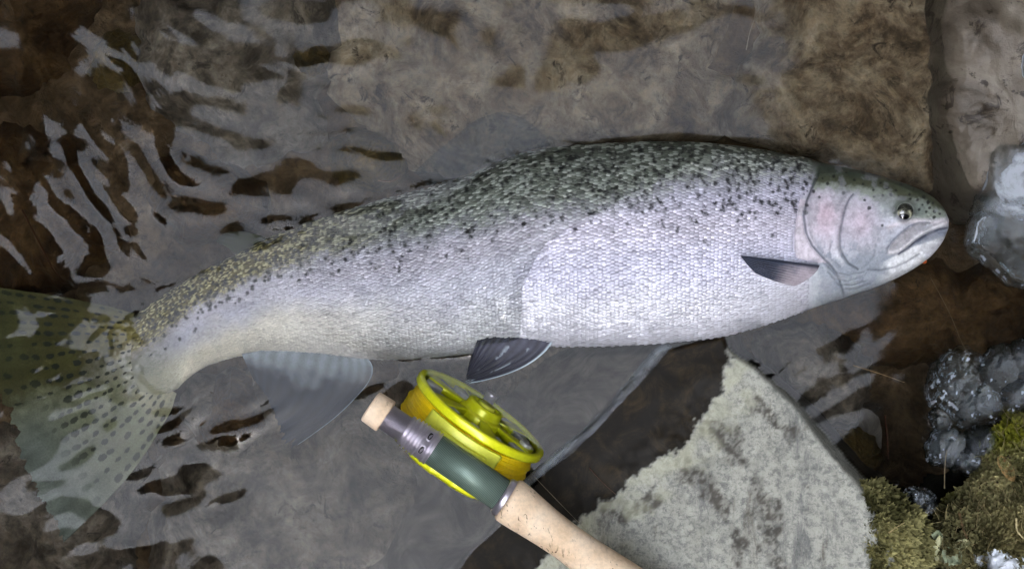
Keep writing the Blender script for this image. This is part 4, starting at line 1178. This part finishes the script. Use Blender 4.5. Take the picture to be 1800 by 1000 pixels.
def frost_glint_at(lo, w, seed):
    # frost and bright rim glints painted white: thin broken lines at one level
    return lambda X, Y, Z: 0.9 * np.exp(-((Z - lo) / w) ** 2) * sstep(-0.02, 0.14, fbm(X / 15, Y / 15, seed, 3)) + 0.7 * sstep(0.40, 0.46, fbm(X / 10, Y / 10, seed + 3, 3))

def milk_in(amount, lo, hi):
    return lambda X, Y, Z: amount * sstep(lo, hi, Z) * (0.7 + 0.6 * fbm(X / 40, Y / 40, 405, 3))

SHEET = [(1733, 268), (1752, 250), (1800, 247), (2050, 220), (2050, 520), (1810, 508), (1772, 499), (1752, 480), (1726, 456), (1704, 444), (1697, 425), (1702, 395), (1713, 370), (1726, 336), (1733, 300)]
def z_sheet(X, Y):
    Xq = X + 5 * fbm(X / 16, Y / 16, 411, 3); Yq = Y + 5 * fbm(X / 16, Y / 16, 415, 3)
    s_ = sdist(Xq, Yq, SHEET)
    z_ = 0.003 + 0.010 * np.sqrt(np.clip(s_ / 16, 0, 1)) + np.minimum(s_, 0) * 0.002
    rid = 0.0022 * np.exp(-((s_ - 12) / 6.0) ** 2) * sstep(360, 420, Y) + 0.0016 * np.cos(s_ / 5.5) * np.exp(-s_ / 26.0) * (s_ > 0) * sstep(350, 400, Y)
    lump = 0.006 * np.exp(-((X - 1718) / 24) ** 2 - ((Y - 402) / 26) ** 2) + 0.005 * np.exp(-((X - 1764) / 22) ** 2 - ((Y - 474) / 22) ** 2) + 0.004 * np.exp(-((X - 1800) / 22) ** 2 - ((Y - 486) / 20) ** 2)
    return z_ + (rid + lump) * (s_ > 0) + 0.0016 * fbm(X / 20, Y / 20, 421, 3) * sstep(340, 420, Y) * (s_ > 0)
o = heightsolid('ice_sheet', 1660, 2060, 200, 540, 2.2, z_sheet, -0.004, M_ice,
                {'milk': lambda X, Y, Z: 0.8 * sstep(8, 34, sdist(X, Y, SHEET)) * np.clip(sstep(455, 330, Y + 50 * fbm(X / 40, Y / 40, 431, 3)) + 0.05, 0, 1),
                 'frost_glint': lambda X, Y, Z: 0.9 * np.exp(-((sdist(X + 5 * fbm(X / 16, Y / 16, 411, 3), Y + 5 * fbm(X / 16, Y / 16, 415, 3), SHEET) - 3.5) / 2.2) ** 2) * sstep(-0.05, 0.1, fbm(X / 22, Y / 22, 433, 3)) + 0.85 * np.exp(-((sdist(X, Y, SHEET) - 17 - 14 * fbm(X / 18, Y / 18, 437, 3)) / 2.4) ** 2) * sstep(0.0, 0.15, fbm(X / 26, Y / 26, 439, 3)) * sstep(350, 400, Y)})  # rim highlights of the ice painted in as white lines
tag(o, 'clear ice sheet with a cloudy white top in front of the fish\'s snout', 'ice')
SH2 = [(1794, 70), (1830, 50), (2050, 20), (2050, 255), (1812, 236), (1800, 210), (1797, 160), (1790, 120)]
o = heightsolid('ice_sheet', 1770, 2060, 10, 270, 2.5, lambda X, Y: 0.006 + 0.009 * np.sqrt(np.clip(sdist(X + 6 * fbm(X / 14, Y / 14, 441, 3), Y, SH2) / 14, 0, 1)) + np.minimum(sdist(X, Y, SH2), 0) * 0.002, 0.0, M_ice,
                {'milk': lambda X, Y, Z: 0.6 * sstep(12, 40, sdist(X, Y, SH2)), 'frost_glint': lambda X, Y, Z: 0.9 * np.exp(-((sdist(X, Y, SH2) - 5) / 3) ** 2)})
tag(o, 'sliver of ice on the tan rock at the right edge near the top', 'ice')
MASS = [(1690, 676, 52, 58, -0.002, 0.020), (1762, 652, 46, 44, -0.002, 0.026), (1812, 640, 40, 48, -0.002, 0.028), (1728, 706, 42, 36, 0.0, 0.022), (1700, 720, 34, 30, 0.0, 0.018), (1652, 736, 20, 20, -0.002, 0.014), (1790, 690, 40, 34, 0.0, 0.026), (1860, 680, 60, 60, 0.0, 0.028), (1655, 690, 22, 28, -0.002, 0.013)]
o = heightsolid('ice_lump', 1600, 1940, 580, 790, 2.0, lambda X, Y: blobs(X, Y, MASS, 451, 9, 0.003) + 0.0022 * fbm(X / 12, Y / 12, 455, 3), -0.008, M_ice, {'milk': milk_in(0.3, 0.012, 0.024), 'frost_glint': frost_glint_at(0.0, 0.0022, 481)})
tag(o, 'bubbly clear ice mass with bluish domes beside the bright green moss', 'ice')
o = heightsolid('ice_lump', 1610, 1760, 730, 850, 2.0, lambda X, Y: blobs(X, Y, [(1666, 786, 36, 34, -0.004, 0.020), (1700, 806, 30, 26, -0.002, 0.016), (1728, 776, 28, 30, 0.0, 0.020)], 461, 8) + 0.002 * fbm(X / 11, Y / 11, 465, 3), -0.012, M_ice, {'milk': milk_in(0.2, 0.008, 0.018), 'frost_glint': frost_glint_at(0.002, 0.002, 487)})
tag(o, 'small glassy ice lump below the bubbly ice mass', 'ice')
o = heightsolid('ice_lump', 1580, 1680, 845, 925, 1.8, lambda X, Y: blobs(X, Y, [(1620, 876, 24, 16, 0.0, 0.020), (1634, 890, 16, 12, 0.0, 0.022), (1606, 868, 14, 12, 0.0, 0.018)], 471, 6) + 0.002 * fbm(X / 8, Y / 8, 475, 3), -0.004, M_ice, {'milk': milk_in(0.2, 0.008, 0.018), 'frost_glint': frost_glint_at(0.002, 0.002, 487)})
tag(o, 'tiny dark ice drop between the two moss cushions', 'ice')

RIM = [(1166, 604), (1180, 610), (1160, 640), (1120, 694), (1066, 752), (1010, 796), (958, 832), (930, 856), (922, 846), (950, 818), (1004, 776), (1056, 728), (1108, 668), (1146, 620)]
o = heightsolid('thin_ice_shelf', 900, 1200, 590, 870, 2.0, lambda X, Y: 0.0003 + 0.0008 * np.sqrt(np.clip(sdist(X + 5 * fbm(X / 20, Y / 20, 491, 3), Y, RIM) / 7, 0, 1)) + np.minimum(sdist(X + 5 * fbm(X / 20, Y / 20, 491, 3), Y, RIM), 0) * 0.001, -0.0012, M_ice,
                {'milk': lambda X, Y, Z: 0.16 + 0 * Z, 'frost_glint': lambda X, Y, Z: 0.06 + 0.16 * np.exp(-((sdist(X, Y, RIM) - 3) / 2.0) ** 2) * sstep(-0.1, 0.1, fbm(X / 20, Y / 20, 495, 3))})
tag(o, 'thin pale ice shelf along the boulder\'s waterline below the belly', 'ice')

# ------------------------------------------------------------------ moss
M_soil = mat_rock('moss_soil', [(0.3, lin(14, 13, 7)), (0.55, lin(30, 28, 15)), (0.75, lin(46, 42, 24))], 60, None, 0.9, 0.7, 0.003)
M_moss = mat_vcol('moss_leaf', 0.65, 0, 0.1, 0)
M_strand = mat_vcol('moss_strand', 0.7, 0, 0.2, 0)

def shoots(name, pts, nrmv, cols, size, parent, leaves=8, spread_=0.9, seed=1):
    """many small leafy shoots: star-shaped whorls of pointed leaves"""
    r = np.random.default_rng(seed)
    n = len(pts)
    k = np.arange(leaves)
    az = r.uniform(0, 6.28, (n, 1)) + k[None] * 2.4 + 0.4 * r.standard_normal((n, leaves))
    elv = np.radians(20 + 55 * (k[None] / leaves) + 12 * r.standard_normal((n, leaves)))
    d = np.stack([np.cos(az) * np.cos(elv) * spread_, np.sin(az) * np.cos(elv) * spread_, np.sin(elv)], -1)
    d = d + 0.35 * nrmv[:, None]
    Lh = size[:, None] * (0.8 + 0.5 * r.random((n, leaves)))
    side = np.stack([-np.sin(az), np.cos(az), 0 * az], -1)
    p0 = pts[:, None] + nrmv[:, None] * (k[None, :, None] / leaves * size[:, None, None] * 0.8)
    mid = p0 + d * (Lh * 0.5)[..., None]; tip = p0 + d * Lh[..., None] - np.array([0, 0, 1]) * (Lh * 0.18)[..., None]
    wv2 = side * (Lh * 0.24)[..., None]
    V = np.stack([p0, mid + wv2, tip, mid - wv2], 2)
    idx = np.arange(n * leaves) * 4
    F = np.stack([idx, idx + 1, idx + 2, idx + 3], -1)
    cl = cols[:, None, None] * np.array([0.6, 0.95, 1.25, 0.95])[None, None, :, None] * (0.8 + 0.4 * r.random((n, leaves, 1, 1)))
    o = build(name, V.reshape(-1, 3), F, M_moss, parent, colors=cl.reshape(-1, 3), smooth=False)
    return tag(o, kind='stuff')

def strands(name, starts, dirs, length, rad, cols, parent, seed=1, mat=None, segs=6, curl=0.5):
    """thin bent stalks, one mesh"""
    r = np.random.default_rng(seed)
    n = len(starts)
    p = starts.copy(); d = dirs / np.linalg.norm(dirs, axis=1)[:, None]
    pts = [p.copy()]
    turn = curl * r.standard_normal((n, 3)) / segs * 1.5
    for k in range(segs):
        d = d + turn + 0.12 * r.standard_normal((n, 3)); d /= np.linalg.norm(d, axis=1)[:, None]
        p = p + d * (length / segs)[:, None]; pts.append(p.copy())
    pts = np.stack(pts, 1)
    tg_ = np.gradient(pts, axis=1); tg_ /= np.linalg.norm(tg_, axis=-1)[..., None] + 1e-12
    a = np.cross(tg_, np.array([0.31, 0.2, 0.93])); a /= np.linalg.norm(a, axis=-1)[..., None] + 1e-12
    b = np.cross(tg_, a)
    w = rad[:, None] * np.linspace(1, 0.45, segs + 1)[None]
    rg_ = np.stack([pts + w[..., None] * (a * math.cos(t) + b * math.sin(t)) for t in (0, 2.094, 4.189)], 2)
    m = (segs + 1) * 3
    f = grid_faces(segs + 1, 3, True)
    F = (f[None] + (np.arange(n) * m)[:, None, None]).reshape(-1, 4)
    cl = np.repeat(cols[:, None], m, 1)
    return build(name, rg_.reshape(-1, 3), F, mat or M_strand, parent, colors=cl.reshape(-1, 3))

MOSS_L = [(1476, 1150), (1478, 960), (1486, 905), (1500, 868), (1527, 846), (1560, 864), (1594, 892), (1622, 925), (1634, 990), (1650, 1150)]
MOSS_R = [(1600, 1500), (1628, 1010), (1634, 930), (1650, 900), (1668, 878), (1700, 858), (1722, 826), (1740, 780), (1770, 735), (1830, 700), (2200, 640), (2200, 1500)]
def z_mossL(X, Y):
    s_ = sdist(X + 14 * fbm(X / 30, Y / 30, 501, 3), Y + 14 * fbm(X / 30, Y / 30, 505, 3), MOSS_L)
    return 0.020 + 0.026 * np.sqrt(np.clip(s_ / 60, 0, 1)) + np.minimum(s_, 0) * 0.003 + 0.006 * fbm(X / 40, Y / 40, 511, 4) * (s_ > 0)
def z_mossR(X, Y):
    s_ = sdist(X + 16 * fbm(X / 36, Y / 36, 521, 3), Y + 16 * fbm(X / 36, Y / 36, 525, 3), MOSS_R)
    return -0.005 + 0.045 * np.sqrt(np.clip(s_ / 130, 0, 1)) + np.minimum(s_, 0) * 0.002 + 0.012 * fbm(X / 55, Y / 55, 531, 4) * sstep(0, 30, s_)

def scatter(zf, poly, n, box, seed, inset=-4):
    r = np.random.default_rng(seed)
    X = r.uniform(box[0], box[1], n * 3); Y = r.uniform(box[2], box[3], n * 3)
    k = sdist(X, Y, poly) > inset
    X, Y = X[k][:n], Y[k][:n]
    Z = zf(X, Y); e = 3.0
    gxn = -(zf(X + e, Y) - zf(X - e, Y)) / (2 * e / S); gyn = (zf(X, Y + e) - zf(X, Y - e)) / (2 * e / S)
    nv = np.stack([gxn, gyn, np.ones_like(X)], -1)
    nv = np.clip(nv, -1.2, 1.2); nv /= np.linalg.norm(nv, axis=1)[:, None]
    return X, Y, P(X, Y, np.maximum(Z, 0.0) - 0.0005), nv

mossL = empty('moss_cushion', tuple(P(1550, 950, 0.02)))
tag(mossL, 'olive moss cushion of small leafy rosettes on the boulder\'s right edge', 'moss')
moundL = heightsolid('mound', 1450, 1700, 820, 1200, 4, z_mossL, -0.02, M_soil)
X, Y, pts, nv = scatter(z_mossL, MOSS_L, 2600, (1460, 1660, 838, 1120), 61)
n1 = fbm(X / 45, Y / 45, 541, 3); n2 = rng.random(len(X))
cl = lerp(np.broadcast_to(lin(64, 63, 36), (len(X), 3)), lin(162, 156, 106), np.clip(0.45 + 1.3 * n1 + 0.5 * (n2 - 0.5), 0, 1))
cl = lerp(cl, lin(84, 66, 52), sstep(0.3, 0.7, sstep(1520, 1480, X) + 0.8 * n1))
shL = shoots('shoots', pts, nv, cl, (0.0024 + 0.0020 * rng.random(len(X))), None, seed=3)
adopt(mossL, moundL, shL)

mossR = empty('moss_bank', tuple(P(1760, 950, 0.0)))
tag(mossR, 'shaggy brown green moss bank filling the bottom right corner', 'moss')
moundR = heightsolid('mound', 1580, 2210, 620, 1510, 6, z_mossR, -0.06, M_soil)
X, Y, pts, nv = scatter(z_mossR, MOSS_R, 5200, (1590, 1900, 660, 1120), 62)
n1 = fbm(X / 50, Y / 50, 551, 3); n2 = rng.random(len(X))
cl = lerp(np.broadcast_to(lin(58, 56, 34), (len(X), 3)), lin(148, 142, 100), np.clip(0.42 + 1.3 * n1 + 0.5 * (n2 - 0.5), 0, 1))
yel = np.exp(-((X - 1765) / 45) ** 2 - ((Y - 768) / 34) ** 2) + np.exp(-((X - 1642) / 26) ** 2 - ((Y - 866) / 12) ** 2)
cl = lerp(cl, lin(120, 122, 36), np.clip(yel * 1.2, 0, 0.95))
cl = lerp(cl, lin(150, 140, 96), np.exp(-((X - 1790) / 40) ** 2 - ((Y - 930) / 40) ** 2) * 0.7)
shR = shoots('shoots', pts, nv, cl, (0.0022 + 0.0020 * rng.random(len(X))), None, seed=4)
X, Y, pts, nv = scatter(z_mossR, MOSS_R, 900, (1620, 1880, 690, 1080), 63, 4)
dv = np.stack([rng.standard_normal(len(X)), rng.standard_normal(len(X)), 0.5 + 0.3 * rng.random(len(X))], -1)
cl = lerp(np.broadcast_to(lin(92, 80, 50), (len(X), 3)), lin(168, 154, 112), rng.random(len(X)))
stR = strands('stalks', pts + nv * 0.002, dv, 0.006 + 0.010 * rng.random(len(X)), 0.00016 + 0.00014 * rng.random(len(X)), cl, None, seed=5, curl=0.9)
tag(stR, kind='stuff')
adopt(mossR, moundR, shR, stR)

# snow on the moss
M_snow = mat_plain('snow', L4(214, 220, 230), 0.7, 0, 0, 800, 0.06, 0.5)
o = heightsolid('snow_patch', 1680, 1840, 950, 1060, 1.8, lambda X, Y: z_mossR(X, Y) + 0.001 + 0.006 * np.sqrt(np.clip(sdist(X + 16 * fbm(X / 14, Y / 14, 601, 4), Y + 16 * fbm(X / 14, Y / 14, 605, 4), [(1706, 975), (1740, 962), (1790, 972), (1830, 990), (1830, 1050), (1700, 1050), (1716, 1000)]) / 18, 0, 1)) - 0.003 * (sdist(X, Y, [(1706, 975), (1740, 962), (1790, 972), (1830, 990), (1830, 1050), (1700, 1050), (1716, 1000)]) < 0), 0.012, M_snow)
tag(o, 'small patch of snow on the moss at the bottom right', 'snow')

# ------------------------------------------------------------------ leaves, twigs and stems
def leaf(name, base, tip, width, z0, z1, mat, colr, curl=0.002, n=16, m=9, jag=0.15, seed=0):
    u = np.linspace(0, 1, n); v_ = np.linspace(-1, 1, m)
    U, Vv = np.meshgrid(u, v_, indexing='ij')
    d = np.array(tip, float) - np.array(base, float); l = np.hypot(*d); d /= l
    wd = width * np.sin(np.pi * np.clip(U * 0.92 + 0.08, 0, 1)) ** 0.7 * (1 + jag * fbm(U * 9 + seed, Vv * 2, seed, 3) * 2)
    X = base[0] + d[0] * l * U - d[1] * Vv * wd; Y = base[1] + d[1] * l * U + d[0] * Vv * wd
    Z = z0 + (z1 - z0) * U + curl * Vv ** 2 + 0.0012 * fbm(X / 9, Y / 9, seed + 3, 3) + 0.0005 * np.abs(Vv)
    top = P(X, Y, Z).reshape(-1, 3); bot = top.copy(); bot[:, 2] -= 0.00035
    f1 = grid_faces(n, m)
    nv_ = n * m
    ring = np.concatenate([np.arange(m), np.arange(1, n) * m + m - 1, (n - 1) * m + np.arange(m - 2, -1, -1), np.arange(n - 2, 0, -1) * m])
    side = np.stack([ring, np.roll(ring, -1), np.roll(ring, -1) + nv_, ring + nv_], -1)
    nn = fbm(X / 8, Y / 8, seed + 7, 3)
    cl = (np.array(colr)[None, None] * (1 + 0.5 * nn + 0.12 * np.exp(-(Vv / 0.12) ** 2))[..., None]).reshape(-1, 3)
    return build(name, np.concatenate([top, bot]), [f1, f2_(f1, nv_), side], mat, colors=np.concatenate([cl, cl]))
def f2_(f1, nv_): return f1[:, ::-1] + nv_
M_leaf = mat_vcol('dry_leaf', 0.6, 0, 0.3, 0, 700, 0.3, 0.0005, var=0.2)

zr = lambda x, y: float(max(z_mossR(np.array([x]), np.array([y]))[0], 0.0))
o = leaf('dry_leaf', (1757, 802), (1783, 846), 11, zr(1757, 802) + 0.005, zr(1783, 846) + 0.005, M_leaf, lin(168, 138, 92), seed=3)
tag(o, 'pale brown torn leaf lying on the moss bank near the right edge', 'leaf')
lich_t = empty('lichen', tuple(P(1668, 965, zr(1668, 965))))
tag(lich_t, 'pale grey green leafy lichen on the moss near the bottom edge', 'lichen')
kids = []
for k, (b_, t_, w_) in enumerate((((1650, 985), (1652, 940), 12), ((1660, 962), (1690, 990), 15), ((1676, 958), (1706, 952), 8), ((1644, 948), (1652, 932), 9), ((1652, 975), (1676, 988), 9))):
    kids.append(leaf('lobe', b_, t_, w_, zr(*b_) + 0.005, zr(*t_) + 0.006, M_leaf, lin(150, 160, 132) if k % 2 else lin(172, 172, 136), seed=20 + k, jag=0.3))
adopt(lich_t, *kids)

def stem(name, ptsz, rad, col, label, cat='stem'):
    ptsz = np.asarray(ptsz, float)
    t = np.linspace(0, len(ptsz) - 1, 26)
    q = catmull(ptsz, t)
    pts = P(q[:, 0], q[:, 1], q[:, 2])
    tg_ = np.gradient(pts, axis=0); tg_ /= np.linalg.norm(tg_, axis=1)[:, None]
    a = np.cross(tg_, (0.1, 0.2, 0.97)); a /= np.linalg.norm(a, axis=1)[:, None]; b = np.cross(tg_, a)
    w = rad * np.linspace(1, 0.55, 26) * (1 + 0.2 * np.sin(np.arange(26) * 1.3))
    ang6 = np.linspace(0, 2 * np.pi, 6, endpoint=False)
    V = pts[:, None] + w[:, None, None] * (np.cos(ang6)[None, :, None] * a[:, None] + np.sin(ang6)[None, :, None] * b[:, None])
    cl = np.broadcast_to(col, (26, 6, 3)) * (0.85 + 0.3 * rng.random((26, 1, 1)))
    o = build(name, V, [grid_faces(26, 6, True), np.arange(6)[None], (25 * 6 + np.arange(6))[None, ::-1]], M_strand, colors=cl)
    return tag(o, label, cat)
TANC = lin(176, 150, 112)
stem('grass_stem', [(1312, 88, -0.012), (1320, 52, -0.011), (1334, 20, -0.011), (1352, 0, -0.010), (1372, -24, -0.01)], 0.0003, lin(110, 98, 78), 'curved pale grass stem under water at the top edge')
stem('grass_stem', [(1500, 642, 0.001), (1545, 656, 0.0012), (1590, 672, 0.001)], 0.0002, lin(130, 108, 76), 'straight tan grass stem on the water left of the bubbly ice')
stem('grass_stem', [(1636, 488, 0.001), (1668, 548, 0.002), (1690, 600, 0.008), (1708, 634, 0.024)], 0.00013, lin(90, 80, 60), 'fine grass stem reaching up from the bubbly ice toward the chin')
stem('twig', [(1556, 730, -0.012), (1560, 770, -0.016), (1562, 806, -0.02)], 0.0005, lin(60, 28, 14), 'short reddish twig in the dark gap by the boulder', 'twig')
stem('twig', [(664, 318, -0.004), (690, 318, -0.003), (708, 306, -0.003)], 0.0005, lin(70, 46, 26), 'short brown twig by the back in mid stream', 'twig')
stem('twig', [(40, 368, -0.012), (66, 420, -0.011), (92, 470, -0.012), (112, 496, -0.014)], 0.0006, lin(52, 27, 12), 'rusty twig on the large brown stone at the left', 'twig')
stem('twig', [(1036, 822, 0.006), (1058, 846, 0.010), (1082, 868, 0.014)], 0.0003, lin(78, 58, 46), 'thin pinkish twig on the dark wet edge of the boulder', 'twig')
stem('twig', [(1660, 858, 0.032), (1661, 820, 0.036), (1664, 790, 0.036)], 0.00035, lin(110, 100, 78), 'upright dry stalk in front of the small glassy ice', 'twig')
stem('twig', [(1686, 900, zr(1686, 900) + 0.004), (1692, 925, zr(1692, 925) + 0.005), (1700, 946, zr(1700, 946) + 0.004)], 0.0009, lin(112, 92, 66), 'stout brown twig lying on the shaggy moss', 'twig')
stem('twig', [(1562, 936, 0.052), (1576, 926, 0.054), (1590, 918, 0.052)], 0.0004, lin(172, 156, 112), 'short straw coloured stalk on the olive moss cushion', 'twig')
stem('twig', [(1786, 910, zr(1786, 910) + 0.006), (1788, 932, zr(1788, 932) + 0.006), (1802, 948, zr(1802, 948) + 0.006)], 0.0007, lin(190, 176, 132), 'pale forked stalk on the moss at the right edge', 'twig')
stem('leader_line', [(940, 838, 0.004), (990, 890, 0.010), (1060, 960, 0.030), (1120, 1010, 0.04)], 0.00012, lin(150, 140, 120), 'fine fishing line crossing the dark wet edge of the boulder', 'fishing line')
# an orange grain and a floating bubble
M_orange = mat_plain('orange_grain', L4(226, 96, 24), 0.4, 0, 0.3, 900, 0.2)
o = heightsolid('pebble', 1616, 1634, 450, 468, 0.8, lambda X, Y: -0.024 + 0.0022 * np.sqrt(np.clip(1 - ((X - 1625) / 5) ** 2 - ((Y - 459) / 4) ** 2, -1, 1).clip(0)) - 0.0006 * (((X - 1625) / 5) ** 2 + ((Y - 459) / 4) ** 2 > 1), -0.0242, M_orange)
tag(o, 'tiny orange grain on the bed under the fish\'s chin', 'pebble')
